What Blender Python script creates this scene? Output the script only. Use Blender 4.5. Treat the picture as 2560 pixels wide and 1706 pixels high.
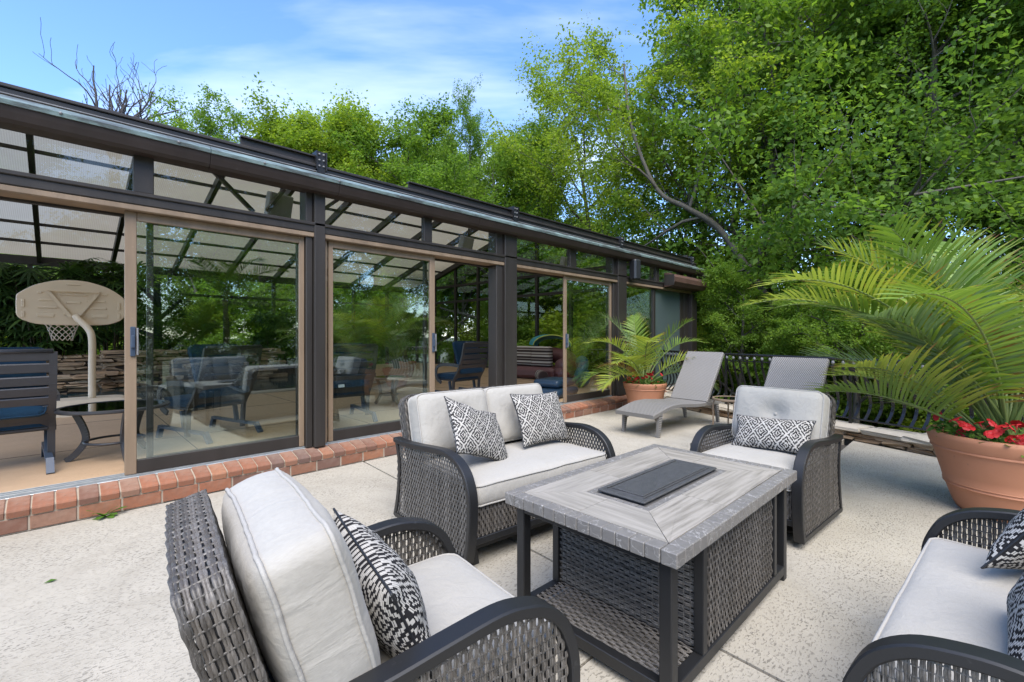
# Patio with a glazed pool house, wicker seating round a fire table, palms and woodland.
import bpy, math, random
import numpy as np
from mathutils import Vector, Matrix, noise

R = math.radians
PI = math.pi
for o in list(bpy.data.objects):
    bpy.data.objects.remove(o)
SC = bpy.context.scene
COL = SC.collection

# ------------------------------------------------------------------ camera
# X runs along the pool house front, Y into the pool house, Z up; camera over the origin
cam_d = bpy.data.cameras.new('camera')
cam = bpy.data.objects.new('camera', cam_d)
COL.objects.link(cam)
cam.location = (0, 0, 1.35)
cam.rotation_euler = (R(90), 0, R(45.2 - 90))
cam_d.sensor_width = 36
cam_d.lens = 1141 / 2560 * 36
cam_d.shift_y = -14 / 2560
cam_d.clip_start = 0.02
cam_d.clip_end = 2000
SC.camera = cam

# ------------------------------------------------------------------ sky, sun, exposure
SUN_EL, SUN_AZ = 56, 232          # azimuth of the sun, counted from +X counter-clockwise
w = bpy.data.worlds.new('World')
SC.world = w
w.use_nodes = True
nt = w.node_tree
nt.nodes.clear()
out = nt.nodes.new('ShaderNodeOutputWorld')
bg = nt.nodes.new('ShaderNodeBackground')
bg.inputs['Strength'].default_value = 0.15
sky = nt.nodes.new('ShaderNodeTexSky')
sky.sky_type = 'NISHITA'
sky.sun_disc = False
sky.sun_elevation = R(SUN_EL)
sky.sun_rotation = R(90 - SUN_AZ)
sky.air_density = 1.0
sky.dust_density = 0.5
sky.ozone_density = 5.0
tc = nt.nodes.new('ShaderNodeTexCoord')
# thin high cloud: the direction is projected on a cloud layer, so streaks shrink towards the horizon
sep = nt.nodes.new('ShaderNodeSeparateXYZ')
nt.links.new(tc.outputs['Generated'], sep.inputs[0])
def wm(op, a, b=None):
    n = nt.nodes.new('ShaderNodeMath'); n.operation = op
    for i, v in enumerate((a, b)):
        if v is None: continue
        if isinstance(v, (int, float)): n.inputs[i].default_value = v
        else: nt.links.new(v, n.inputs[i])
    return n.outputs[0]
zz = wm('ADD', wm('MAXIMUM', sep.outputs[2], 0.0), 0.09)
px = wm('DIVIDE', sep.outputs[0], zz)
py = wm('DIVIDE', sep.outputs[1], zz)
cmb = nt.nodes.new('ShaderNodeCombineXYZ')
nt.links.new(px, cmb.inputs[0]); nt.links.new(py, cmb.inputs[1])
m0 = nt.nodes.new('ShaderNodeMapping')
m0.inputs['Rotation'].default_value = (0, 0, R(52))
nt.links.new(cmb.outputs[0], m0.inputs[0])
mp = nt.nodes.new('ShaderNodeMapping')
mp.inputs['Location'].default_value = (1.7, 0.4, 0)
mp.inputs['Scale'].default_value = (0.38, 1.15, 1)
nt.links.new(m0.outputs[0], mp.inputs[0])
nz = nt.nodes.new('ShaderNodeTexNoise')
nz.inputs['Scale'].default_value = 1.05
nz.inputs['Detail'].default_value = 7
nz.inputs['Roughness'].default_value = 0.52
nz.inputs['Distortion'].default_value = 0.5
nt.links.new(mp.outputs[0], nz.inputs['Vector'])
rmp = nt.nodes.new('ShaderNodeValToRGB')
rmp.color_ramp.elements[0].position = 0.49
rmp.color_ramp.elements[0].color = (0, 0, 0, 1)
rmp.color_ramp.elements[1].position = 0.88
rmp.color_ramp.elements[1].color = (0.7, 0.7, 0.7, 1)
nt.links.new(nz.outputs[0], rmp.inputs[0])
mixc = nt.nodes.new('ShaderNodeMix')
mixc.data_type = 'RGBA'
nt.links.new(rmp.outputs[0], mixc.inputs['Factor'])
hs = nt.nodes.new('ShaderNodeHueSaturation'); hs.inputs['Saturation'].default_value = 1.1; hs.inputs['Hue'].default_value = 0.505; hs.inputs['Value'].default_value = 1.18
nt.links.new(sky.outputs[0], hs.inputs['Color'])
nt.links.new(hs.outputs[0], mixc.inputs['A'])
mixc.inputs['B'].default_value = (7.2, 7.3, 7.5, 1)
nt.links.new(mixc.outputs['Result'], bg.inputs['Color'])
nt.links.new(bg.outputs[0], out.inputs['Surface'])

sd = bpy.data.lights.new('sun', 'SUN')
sd.energy = 2.6
sd.angle = R(50)
sd.color = (1, 0.93, 0.83)
sun = bpy.data.objects.new('sun', sd)
COL.objects.link(sun)
sdir = Vector((math.cos(R(SUN_EL)) * math.cos(R(SUN_AZ)), math.cos(R(SUN_EL)) * math.sin(R(SUN_AZ)), math.sin(R(SUN_EL))))
sun.rotation_euler = sdir.to_track_quat('Z', 'Y').to_euler()
sun.location = sdir * 60

SC.view_settings.view_transform = 'Standard'
SC.view_settings.look = 'None'
SC.view_settings.exposure = 1.25
SC.view_settings.gamma = 1
SC.view_settings.use_curve_mapping = False
SC.render.engine = 'CYCLES'
cy = SC.cycles
cy.max_bounces = 8
cy.diffuse_bounces = 4
cy.glossy_bounces = 3
cy.transmission_bounces = 6
cy.transparent_max_bounces = 12
cy.sample_clamp_indirect = 6
cy.caustics_reflective = False
cy.caustics_refractive = False
cy.use_denoising = True

# ------------------------------------------------------------------ materials
class N:
    """small node-graph helper"""
    def __init__(s, name):
        s.m = bpy.data.materials.new(name); s.m.use_nodes = True
        s.t = s.m.node_tree; s.t.nodes.clear()
        s.o = s.t.nodes.new('ShaderNodeOutputMaterial')
    def n(s, ty, **kw):
        n = s.t.nodes.new('ShaderNode' + ty)
        for k, v in kw.items(): setattr(n, k, v)
        return n
    def link(s, a, b): s.t.links.new(a, b)
    def put(s, sock, v):
        if hasattr(v, 'is_output'): s.link(v, sock)
        elif isinstance(v, (tuple, list)) and len(v) == 3 and sock.type == 'RGBA': sock.default_value = (*v, 1)
        else: sock.default_value = v
    def math(s, op, a, b=None, c=None):
        n = s.n('Math', operation=op)
        for i, v in enumerate((a, b, c)):
            if v is not None: s.put(n.inputs[i], v)
        return n.outputs[0]
    def noise(s, vec, scale, detail=3, rough=0.5, dist=0.0):
        n = s.n('TexNoise')
        if vec is not None: s.link(vec, n.inputs['Vector'])
        n.inputs['Scale'].default_value = scale; n.inputs['Detail'].default_value = detail
        n.inputs['Roughness'].default_value = rough; n.inputs['Distortion'].default_value = dist
        return n.outputs[0]
    def voro(s, vec, scale, feat='F1', out='Distance'):
        n = s.n('TexVoronoi', feature=feat)
        if vec is not None: s.link(vec, n.inputs['Vector'])
        n.inputs['Scale'].default_value = scale
        return n.outputs[out]
    def ramp(s, f, stops):
        n = s.n('ValToRGB'); s.link(f, n.inputs[0])
        e = n.color_ramp.elements
        while len(e) < len(stops): e.new(0.5)
        for i, (p, c) in enumerate(stops):
            e[i].position = p
            e[i].color = (*c, 1) if isinstance(c, (tuple, list)) else (c, c, c, 1)
        return n.outputs[0]
    def mix(s, f, a, b, blend='MIX'):
        n = s.n('Mix', data_type='RGBA', blend_type=blend)
        s.put(n.inputs['Factor'], f); s.put(n.inputs['A'], a); s.put(n.inputs['B'], b)
        return n.outputs['Result']
    def coord(s, kind='Object'): return s.n('TexCoord').outputs[kind]
    def mapping(s, vec, scale=(1, 1, 1), rot=(0, 0, 0), loc=(0, 0, 0)):
        n = s.n('Mapping'); s.link(vec, n.inputs[0])
        n.inputs['Scale'].default_value = scale; n.inputs['Rotation'].default_value = rot; n.inputs['Location'].default_value = loc
        return n.outputs[0]
    def bump(s, h, strength=0.3, dist=0.01, normal=None):
        n = s.n('Bump'); s.link(h, n.inputs['Height'])
        n.inputs['Strength'].default_value = strength; n.inputs['Distance'].default_value = dist
        if normal: s.link(normal, n.inputs['Normal'])
        return n.outputs[0]
    def bsdf(s, col, rough=0.6, metal=0.0, spec=0.5, normal=None, **kw):
        b = s.n('BsdfPrincipled')
        s.put(b.inputs['Base Color'], col); s.put(b.inputs['Roughness'], rough)
        s.put(b.inputs['Metallic'], metal); s.put(b.inputs['Specular IOR Level'], spec)
        if normal: s.link(normal, b.inputs['Normal'])
        for k, v in kw.items(): s.put(b.inputs[k.replace('_', ' ')], v)
        return b.outputs[0]
    def fin(s, sh): s.link(sh, s.o.inputs['Surface']); return s.m

M = {}
def mat_simple(key, col, rough=0.5, metal=0.0, var=0.15, scale=8.0, bump=0.0, bscale=60, spec=0.5):
    g = N(key); c = g.coord()
    f = g.noise(c, scale, 4, 0.6)
    dark = tuple(x * (1 - var) for x in col); light = tuple(min(1, x * (1 + var)) for x in col)
    cc = g.mix(f, dark, light)
    rr = g.math('ADD', g.math('MULTIPLY', f, 0.2), rough - 0.1)
    nn = g.bump(g.noise(c, bscale, 3), bump, 0.004) if bump else None
    M[key] = g.fin(g.bsdf(cc, rr, metal, spec, nn)); return M[key]

def build_materials():
    # concrete deck: pale knock-down texture with dark pits and faint stains
    for key, base, wear in (('concrete', (0.40, 0.368, 0.305), 1.0), ('floor_in', (0.52, 0.36, 0.225), 0.3)):
        g = N(key); c = g.coord()
        big = g.noise(c, 0.7, 5, 0.6); med = g.noise(c, 7, 5, 0.65)
        col = g.mix(big, tuple(x * 0.86 for x in base), tuple(x * 1.12 for x in base))
        col = g.mix(g.ramp(med, [(0.35, 0.0), (0.75, 0.45)]), col, tuple(x * 0.78 for x in base))
        el = g.mapping(c, (1.0, 2.1, 1.0), (0, 0, 0.5))
        pit = g.noise(el, 46, 2, 0.55, 0.6)
        pm = g.ramp(pit, [(0.565, 0.0), (0.63, 1.0)])
        area = g.ramp(g.noise(c, 1.6, 3, 0.6), [(0.36, 0.13), (0.70, 0.9)])
        pm2 = g.math('MULTIPLY', g.math('MULTIPLY', pm, area), wear)
        col = g.mix(pm2, col, tuple(x * 0.25 for x in base))
        hgt = g.math('SUBTRACT', g.noise(el, 46, 3, 0.6, 0.6), g.math('MULTIPLY', pm, 0.9))
        stn = g.ramp(g.noise(g.mapping(c, (1, 1, 1), (0, 0, 0.7), (3.3, 1.9, 0)), 0.9, 6, 0.72, 0.9), [(0.48, 0.0), (0.62, 0.30), (0.8, 0.42)])
        col = g.mix(g.math('MULTIPLY', stn, wear), col, tuple(x * y for x, y in zip(base, (0.60, 0.58, 0.55))))
        lite = g.ramp(g.noise(g.mapping(c, (1, 1, 1), (0, 0, 0.2), (8.3, 5.9, 0)), 1.7, 5, 0.7), [(0.56, 0.0), (0.75, 0.35)])
        col = g.mix(g.math('MULTIPLY', lite, wear), col, tuple(min(1, x * 1.3) for x in base))
        nrm = g.bump(hgt, 0.4 * wear + 0.1, 0.005)
        M[key] = g.fin(g.bsdf(col, 0.85 if wear > .5 else 0.55, 0, 0.3, nrm))
    mat_simple('joint', (0.06, 0.05, 0.04), 0.9)
    # brick: colour per brick, mottled
    g = N('brick'); c = g.coord(); rnd = g.n('ObjectInfo').outputs['Random']
    bc = g.ramp(rnd, [(0.0, (0.23, 0.095, 0.055)), (0.2, (0.33, 0.125, 0.065)), (0.38, (0.17, 0.085, 0.06)), (0.55, (0.36, 0.16, 0.085)), (0.7, (0.27, 0.095, 0.05)), (0.82, (0.29, 0.165, 0.11)), (0.93, (0.19, 0.085, 0.055)), (1.0, (0.11, 0.095, 0.09))])
    n1 = g.noise(c, 26, 6, 0.7); n2 = g.noise(c, 9, 3)
    bc = g.mix(g.ramp(n1, [(0.3, 0.0), (0.75, 0.72)]), bc, (0.17, 0.095, 0.065))
    bc = g.mix(g.ramp(n2, [(0.45, 0.0), (0.8, 0.32)]), bc, (0.40, 0.32, 0.25)); bc = g.mix(g.ramp(g.noise(c, 60, 3, 0.7), [(0.6, 0.0), (0.7, 0.5)]), bc, (0.10, 0.06, 0.045))
    M['brick'] = g.fin(g.bsdf(bc, 0.85, 0, 0.25, g.bump(n1, 0.5, 0.004)))
    mat_simple('mortar', (0.36, 0.30, 0.23), 0.95, bump=0.5)
    # bronze / dark aluminium of the pool house
    def metal(key, col, rough, streak=0.25):
        g = N(key); c = g.coord()
        f = g.noise(g.mapping(c, (1, 1, 0.12)), 5, 5, 0.65)
        cc = g.mix(g.ramp(f, [(0.3, 0.0), (0.75, 1.0)]), tuple(x * (1 - streak) for x in col), tuple(x * (1 + streak) for x in col))
        sp = g.ramp(g.noise(c, 34, 3, 0.7), [(0.66, 0.0), (0.72, 0.22)])
        cc = g.mix(sp, cc, tuple(min(1, x * 2.2 + 0.05) for x in col))
        M[key] = g.fin(g.bsdf(cc, g.math('ADD', g.math('MULTIPLY', f, 0.25), rough), 0.0, 0.5, g.bump(f, 0.05, 0.002)))
    metal('bronze', (0.026, 0.0215, 0.018), 0.38)
    metal('bronze_light', (0.24, 0.172, 0.112), 0.34)
    metal('fascia', (0.028, 0.018, 0.014), 0.42)
    metal('dark_metal', (0.012, 0.0122, 0.0128), 0.34, 0.15)
    metal('iron', (0.012, 0.012, 0.013), 0.12, 0.15)
    metal('rust_panel', (0.085, 0.045, 0.032), 0.5)
    metal('steel_grey', (0.20, 0.20, 0.20), 0.35)
    mat_simple('sill_metal', (0.40, 0.42, 0.42), 0.35, 0.6, 0.25, 14)
    # weathered copper gutter
    g = N('copper'); c = g.coord()
    f = g.noise(g.mapping(c, (1.6, 6, 6)), 2.2, 6, 0.7)
    cc = g.ramp(f, [(0.28, (0.055, 0.055, 0.052)), (0.45, (0.11, 0.13, 0.125)), (0.58, (0.20, 0.27, 0.255)), (0.72, (0.27, 0.33, 0.315))])
    M['copper'] = g.fin(g.bsdf(cc, 0.42, 0.2, 0.5, g.bump(f, 0.1, 0.004)))
    # thin glass panes: transparent with a Fresnel mirror
    def glass(key, tint, refl, rough=0.0):
        g = N(key)
        # Schlick mirror, the same from both sides
        lw = g.n('LayerWeight'); lw.inputs['Blend'].default_value = 0.5
        f5 = g.math('POWER', lw.outputs['Facing'], 5.0)
        fr = g.math('ADD', g.math('MULTIPLY', f5, 0.9 - refl), refl)
        tr = g.n('BsdfTransparent'); g.put(tr.inputs['Color'], tint)
        gl = g.n('BsdfGlossy'); gl.inputs['Roughness'].default_value = rough
        g.put(gl.inputs['Color'], (0.92, 1.0, 0.97))
        mx = g.n('MixShader'); g.link(fr, mx.inputs[0]); g.link(tr.outputs[0], mx.inputs[1]); g.link(gl.outputs[0], mx.inputs[2])
        M[key] = g.fin(mx.outputs[0])
    glass('glass_door', (0.93, 0.97, 0.95), 0.15)
    glass('glass_clear', (0.96, 0.97, 0.96), 0.03)
    glass('glass_teal', (0.74, 0.86, 0.86), 0.05)
    # opaque milky glazing at the end of the house
    g = N('glass_frost'); fr = g.n('Fresnel'); fr.inputs['IOR'].default_value = 1.5
    tl = g.n('BsdfTranslucent'); g.put(tl.inputs['Color'], (0.20, 0.26, 0.255)); df = g.n('BsdfDiffuse'); g.put(df.inputs['Color'], (0.14, 0.19, 0.185))
    ad = g.n('MixShader'); ad.inputs[0].default_value = 0.5; g.link(tl.outputs[0], ad.inputs[1]); g.link(df.outputs[0], ad.inputs[2])
    gl = g.n('BsdfGlossy'); gl.inputs['Roughness'].default_value = 0.05
    mx = g.n('MixShader'); g.link(fr.outputs[0], mx.inputs[0]); g.link(ad.outputs[0], mx.inputs[1]); g.link(gl.outputs[0], mx.inputs[2])
    M['glass_frost'] = g.fin(mx.outputs[0])
    # fluted polycarbonate roof sheet
    g = N('polycarb'); c = g.coord()
    wv = g.n('TexWave', wave_type='BANDS', bands_direction='X'); g.link(c, wv.inputs['Vector']); wv.inputs['Scale'].default_value = 10; wv.inputs['Distortion'].default_value = 0.1
    dirt = g.noise(c, 1.1, 4, 0.6)
    base = g.mix(dirt, (0.185, 0.158, 0.115), (0.27, 0.238, 0.18))
    base = g.mix(g.math('MULTIPLY', wv.outputs[0], 0.35), base, (0.34, 0.30, 0.24))
    tl = g.n('BsdfTranslucent'); g.link(base, tl.inputs['Color'])
    df = g.n('BsdfDiffuse'); g.link(base, df.inputs['Color'])
    tp = g.n('BsdfTransparent'); g.put(tp.inputs['Color'], (0.72, 0.72, 0.66))
    a1 = g.n('MixShader'); a1.inputs[0].default_value = 0.25; g.link(tl.outputs[0], a1.inputs[1]); g.link(df.outputs[0], a1.inputs[2])
    a2 = g.n('MixShader'); a2.inputs[0].default_value = 0.09; g.link(a1.outputs[0], a2.inputs[1]); g.link(tp.outputs[0], a2.inputs[2])
    M['polycarb'] = g.fin(a2.outputs[0])
    # synthetic wicker: every strand streaked grey, some brown
    for key, lo, mid, hi in (('wicker', (0.016, 0.015, 0.014), (0.075, 0.070, 0.063), (0.22, 0.205, 0.188)),
                             ('wicker_rod', (0.02, 0.02, 0.02), (0.07, 0.066, 0.06), (0.18, 0.17, 0.16))):
        g = N(key); c = g.coord(); isl = g.n('NewGeometry').outputs['Random Per Island']
        st = g.noise(g.mapping(c, (260, 260, 14)), 1.0, 3, 0.7)
        f = g.math('ADD', g.math('MULTIPLY', st, 0.75), g.math('MULTIPLY', isl, 0.28))
        cc = g.ramp(f, [(0.25, lo), (0.5, mid), (0.78, hi)])
        cc = g.mix(g.math('MULTIPLY', g.math('FRACT', g.math('MULTIPLY', isl, 7.31)), 0.38), cc, (0.12, 0.10, 0.08))
        M[key] = g.fin(g.bsdf(cc, 0.42, 0, 0.45))
    # flat woven lounger mesh
    g = N('lounger_weave'); u = g.n('UVMap').outputs[0]
    sp = g.n('SeparateXYZ'); g.link(u, sp.inputs[0])
    a = g.math('SINE', g.math('MULTIPLY', sp.outputs[0], 2 * PI / 0.022)); b = g.math('SINE', g.math('MULTIPLY', sp.outputs[1], 2 * PI / 0.03))
    ck = g.math('MULTIPLY', a, b)
    hh = g.math('ADD', g.math('MULTIPLY', ck, 0.5), 0.5)
    cc = g.ramp(hh, [(0.1, (0.075, 0.07, 0.065)), (0.5, (0.20, 0.19, 0.175)), (0.9, (0.31, 0.295, 0.275))])
    cc = g.mix(g.math('MULTIPLY', g.noise(g.coord(), 3, 4), 0.4), cc, (0.16, 0.15, 0.14))
    M['lounger_weave'] = g.fin(g.bsdf(cc, 0.5, 0, 0.4, g.bump(hh, 0.8, 0.006)))
    # upholstery: slub weave, faint soiling
    for key, base in (('fabric', (0.37, 0.352, 0.315)), ('fabric_blue', (0.012, 0.042, 0.08)), ('piping', (0.36, 0.345, 0.315)), ('piping_dark', (0.14, 0.135, 0.125))):
        g = N(key); c = g.coord()
        w1 = g.noise(g.mapping(c, (420, 60, 60)), 1, 2, 0.6); w2 = g.noise(g.mapping(c, (60, 420, 60)), 1, 2, 0.6)
        wv = g.math('MULTIPLY', g.math('ADD', w1, w2), 0.5)
        cc = g.mix(wv, tuple(x * 0.80 for x in base), tuple(x * 1.14 for x in base))
        st = g.ramp(g.noise(c, 3.2, 5, 0.65), [(0.5, 0.0), (0.8, 0.35)])
        cc = g.mix(st, cc, tuple(x * y for x, y in zip(base, (0.78, 0.75, 0.68))))
        nrm = g.bump(wv, 0.45, 0.0018)
        nrm = g.bump(g.noise(g.mapping(c, (5, 5, 2.2)), 3.0, 3, 0.5, 1.0), 0.2, 0.03, nrm)
        M[key] = g.fin(g.bsdf(cc, 0.95, 0, 0.15, nrm, Sheen_Weight=0.15))
    # pillow: stepped zigzag diamonds in off-white on black, from UV in metres
    g = N('pillow_print'); u = g.n('UVMap').outputs[0]
    ds = g.noise(u, 16, 2, 0.5)
    sp = g.n('SeparateXYZ'); g.link(u, sp.inputs[0])
    st = 0.0075
    def snap(v): return g.math('MULTIPLY', g.math('ROUND', g.math('DIVIDE', v, st)), st)
    xu = g.math('ADD', sp.outputs[0], g.math('MULTIPLY', ds, 0.003)); yu = g.math('ADD', sp.outputs[1], g.math('MULTIPLY', ds, 0.003))
    X, Y = snap(xu), snap(yu)
    wx, wy = 0.112, 0.152
    def tri(v, w): return g.math('ABSOLUTE', g.math('SUBTRACT', g.math('FRACT', g.math('ADD', g.math('DIVIDE', v, w), 0.5)), 0.5))
    def dia(ox, oy): return g.math('ADD', g.math('MULTIPLY', tri(g.math('ADD', X, ox), wx), 2), g.math('MULTIPLY', tri(g.math('ADD', Y, oy), wy), 2))
    d = g.math('MINIMUM', dia(0.5, 0.5), dia(0.5 + wx / 2, 0.5 + wy / 2))
    rings = g.math('FRACT', g.math('ADD', g.math('MULTIPLY', d, 2.7), 0.2))
    on = g.math('GREATER_THAN', rings, 0.57)
    gap = g.math('GREATER_THAN', g.math('FRACT', g.math('DIVIDE', xu, st)), 0.16)
    on = g.math('MULTIPLY', on, gap)
    thr = g.noise(g.mapping(u, (300, 300, 1)), 1, 2)
    cc = g.mix(on, g.mix(thr, (0.012, 0.012, 0.013), (0.035, 0.034, 0.036)), g.mix(thr, (0.40, 0.385, 0.35), (0.62, 0.59, 0.54)))
    M['pillow_print'] = g.fin(g.bsdf(cc, 0.95, 0, 0.1, g.bump(g.math('ADD', on, g.math('MULTIPLY', thr, 0.4)), 0.5, 0.002)))
    # striped cushions on the inflatable sofa
    g = N('stripes'); c = g.coord(); sp = g.n('SeparateXYZ'); g.link(c, sp.inputs[0])
    s1 = g.math('SINE', g.math('MULTIPLY', sp.outputs[2], 78)); s2 = g.math('SINE', g.math('MULTIPLY', sp.outputs[2], 31))
    cc = g.ramp(g.math('ADD', g.math('MULTIPLY', s1, 0.3), g.math('ADD', g.math('MULTIPLY', s2, 0.2), 0.5)), [(0.25, (0.035, 0.028, 0.026)), (0.45, (0.10, 0.06, 0.055)), (0.6, (0.30, 0.27, 0.24)), (0.85, (0.52, 0.48, 0.43))])
    M['stripes'] = g.fin(g.bsdf(cc, 0.9, 0, 0.2))
    M['stripes_y'] = M['stripes'].copy(); M['stripes_y'].name = 'stripes_y'
    t_ = M['stripes_y'].node_tree; sx_ = [n for n in t_.nodes if n.bl_idname == 'ShaderNodeSeparateXYZ'][0]
    for l_ in list(t_.links):
        if l_.from_node == sx_: to = l_.to_socket; t_.links.remove(l_); t_.links.new(sx_.outputs[1], to)
    # table: grey travertine-like planks and slate edge tiles
    g = N('plank_tile'); u = g.n('UVMap').outputs[0]; rnd = g.n('ObjectInfo').outputs['Random']
    off = g.n('CombineXYZ'); g.link(g.math('MULTIPLY', rnd, 37.0), off.inputs[1])
    va = g.n('VectorMath', operation='ADD'); g.link(u, va.inputs[0]); g.link(off.outputs[0], va.inputs[1])
    f = g.noise(g.mapping(va.outputs[0], (2.2, 34, 1)), 1.2, 6, 0.62, 0.35)
    cc = g.ramp(f, [(0.25, (0.15, 0.134, 0.112)), (0.46, (0.275, 0.25, 0.212)), (0.60, (0.365, 0.333, 0.288)), (0.78, (0.24, 0.218, 0.187))])
    cc = g.mix(g.math('MULTIPLY', rnd, 0.25), cc, (0.30, 0.29, 0.27))
    M['plank_tile'] = g.fin(g.bsdf(cc, 0.38, 0, 0.5, g.bump(f, 0.1, 0.002)))
    g = N('slate_tile'); c = g.coord(); rnd = g.n('ObjectInfo').outputs['Random']
    va = g.n('VectorMath', operation='ADD'); g.link(c, va.inputs[0]); cb = g.n('CombineXYZ'); g.link(g.math('MULTIPLY', rnd, 40.0), cb.inputs[0]); g.link(cb.outputs[0], va.inputs[1])
    f = g.noise(va.outputs[0], 26, 6, 0.7, 0.8); f2 = g.noise(va.outputs[0], 9, 3, 0.5, 1.5)
    cc = g.mix(f, (0.105, 0.098, 0.09), (0.24, 0.225, 0.205)); cc = g.mix(g.math('MULTIPLY', rnd, 0.4), cc, (0.145, 0.14, 0.135))
    vein = g.ramp(g.math('ABSOLUTE', g.math('SUBTRACT', f2, 0.52)), [(0.0, 1.0), (0.012, 0.0)])
    cc = g.mix(g.math('MULTIPLY', vein, 0.5), cc, (0.5, 0.48, 0.45))
    M['slate_tile'] = g.fin(g.bsdf(cc, 0.42, 0, 0.5, g.bump(f, 0.25, 0.003)))
    g = N('cast_lid'); c = g.coord(); f = g.noise(c, 110, 4, 0.7); f2 = g.noise(c, 38, 6, 0.75)
    cc = g.mix(f2, (0.03, 0.031, 0.032), (0.125, 0.126, 0.127))
    M['cast_lid'] = g.fin(g.bsdf(cc, 0.42, 0.2, 0.5, g.bump(f, 1.0, 0.008)))
    mat_simple('grout', (0.10, 0.095, 0.09), 0.9)
    # terracotta
    g = N('terracotta'); c = g.coord(); f = g.noise(c, 4, 5, 0.6); f2 = g.noise(c, 2.3, 4, 0.7)
    cc = g.mix(f, (0.40, 0.165, 0.085), (0.47, 0.22, 0.125)); cc = g.mix(g.ramp(f2, [(0.64, 0.0), (0.74, 0.45)]), cc, (0.24, 0.13, 0.085))
    cc = g.mix(g.ramp(g.noise(c, 13, 4, 0.6), [(0.70, 0.0), (0.76, 0.6)]), cc, (0.17, 0.11, 0.08))
    M['terracotta'] = g.fin(g.bsdf(cc, 0.6, 0, 0.35, g.bump(f, 0.1, 0.003)))
    mat_simple('soil', (0.03, 0.022, 0.016), 0.95, bump=1.0, bscale=40)
    mat_simple('plastic_tan', (0.72, 0.61, 0.46), 0.42, 0, 0.06)
    mat_simple('net', (0.62, 0.56, 0.47), 0.8)
    mat_simple('white_tag', (0.75, 0.76, 0.76), 0.5)
    mat_simple('black_plastic', (0.018, 0.019, 0.022), 0.4)
    mat_simple('maroon', (0.13, 0.055, 0.055), 0.4, 0, 0.25)
    mat_simple('teal', (0.05, 0.30, 0.36), 0.4); mat_simple('teal_dark', (0.02, 0.09, 0.12), 0.4); mat_simple('lime', (0.55, 0.62, 0.10), 0.4)
    mat_simple('navy_plastic', (0.02, 0.045, 0.085), 0.35)
    mat_simple('slat_metal', (0.040, 0.042, 0.048), 0.34); mat_simple('slat_blue', (0.045, 0.065, 0.10), 0.34)
    mat_simple('ground', (0.055, 0.06, 0.025), 0.95, 0, 0.5, 1.5, 0.6, 12)
    g = N('water'); c = g.coord(); M['water'] = g.fin(g.bsdf((0.012, 0.05, 0.06), 0.03, 0, 0.5, g.bump(g.noise(c, 5, 3), 0.15, 0.03)))
    # stacked stone
    g = N('stone'); c = g.coord(); rnd = g.n('ObjectInfo').outputs['Random']
    f = g.noise(c, 9, 6, 0.7); f2 = g.noise(c, 40, 4, 0.7)
    cc = g.ramp(rnd, [(0, (0.30, 0.20, 0.125)), (0.3, (0.42, 0.30, 0.19)), (0.6, (0.34, 0.22, 0.13)), (0.85, (0.46, 0.35, 0.24)), (1, (0.26, 0.17, 0.11))])
    cc = g.mix(g.ramp(f, [(0.35, 0.0), (0.75, 0.6)]), cc, (0.16, 0.12, 0.085))
    M['stone'] = g.fin(g.bsdf(cc, 0.85, 0, 0.25, g.bump(g.math('ADD', f, g.math('MULTIPLY', f2, 0.4)), 0.8, 0.012)))
    g = N('cap_stone'); c = g.coord(); rnd = g.n('ObjectInfo').outputs['Random']
    f = g.noise(c, 6, 6, 0.7); cc = g.mix(f, (0.30, 0.27, 0.22), (0.50, 0.46, 0.39)); cc = g.mix(g.math('MULTIPLY', rnd, 0.5), cc, (0.42, 0.37, 0.30))
    M['cap_stone'] = g.fin(g.bsdf(cc, 0.85, 0, 0.25, g.bump(f, 0.9, 0.02)))
    # bark
    for key, a, b in (('bark', (0.045, 0.04, 0.033), (0.17, 0.155, 0.13)), ('bark_dead', (0.045, 0.04, 0.04), (0.10, 0.092, 0.09))):
        g = N(key); c = g.coord(); f = g.noise(g.mapping(c, (9, 9, 2.2)), 2, 6, 0.7)
        M[key] = g.fin(g.bsdf(g.mix(f, a, b), 0.9, 0, 0.2, g.bump(f, 0.8, 0.03)))
    # leaves: two-sided, each leaf its own shade
    def leaf(key, cols, trans=0.45, gloss=0.5, vary=0.35):
        g = N(key); isl = g.n('NewGeometry').outputs['Random Per Island']; rnd = g.n('ObjectInfo').outputs['Random']
        clump = g.noise(g.coord(), 0.55, 3, 0.6)
        f = g.math('ADD', g.math('MULTIPLY', isl, vary), g.math('MULTIPLY', clump, 1 - vary))
        f = g.math('ADD', f, g.math('MULTIPLY', g.math('SUBTRACT', rnd, 0.5), 0.12))
        cc = g.ramp(f, [(0.28, cols[0]), (0.5, cols[1]), (0.72, cols[2])])
        b = g.bsdf(cc, gloss, 0, 0.2)
        tl = g.n('BsdfTranslucent'); g.link(g.mix(1.0, cc, (1.25, 1.3, 0.7), 'MULTIPLY'), tl.inputs['Color'])
        mx = g.n('MixShader'); mx.inputs[0].default_value = trans; g.link(b, mx.inputs[1]); g.link(tl.outputs[0], mx.inputs[2])
        M[key] = g.fin(mx.outputs[0])
    leaf('leaf_mid', ((0.095, 0.178, 0.025), (0.155, 0.26, 0.036), (0.22, 0.325, 0.045)), 0.55)
    leaf('leaf_light', ((0.145, 0.23, 0.024), (0.225, 0.315, 0.035), (0.30, 0.375, 0.045)), 0.55)
    leaf('leaf_dark', ((0.072, 0.15, 0.03), (0.12, 0.22, 0.04), (0.18, 0.29, 0.05)), 0.55)
    leaf('leaf_shrub', ((0.10, 0.182, 0.027), (0.16, 0.268, 0.038), (0.23, 0.335, 0.047)), 0.55)
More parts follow.
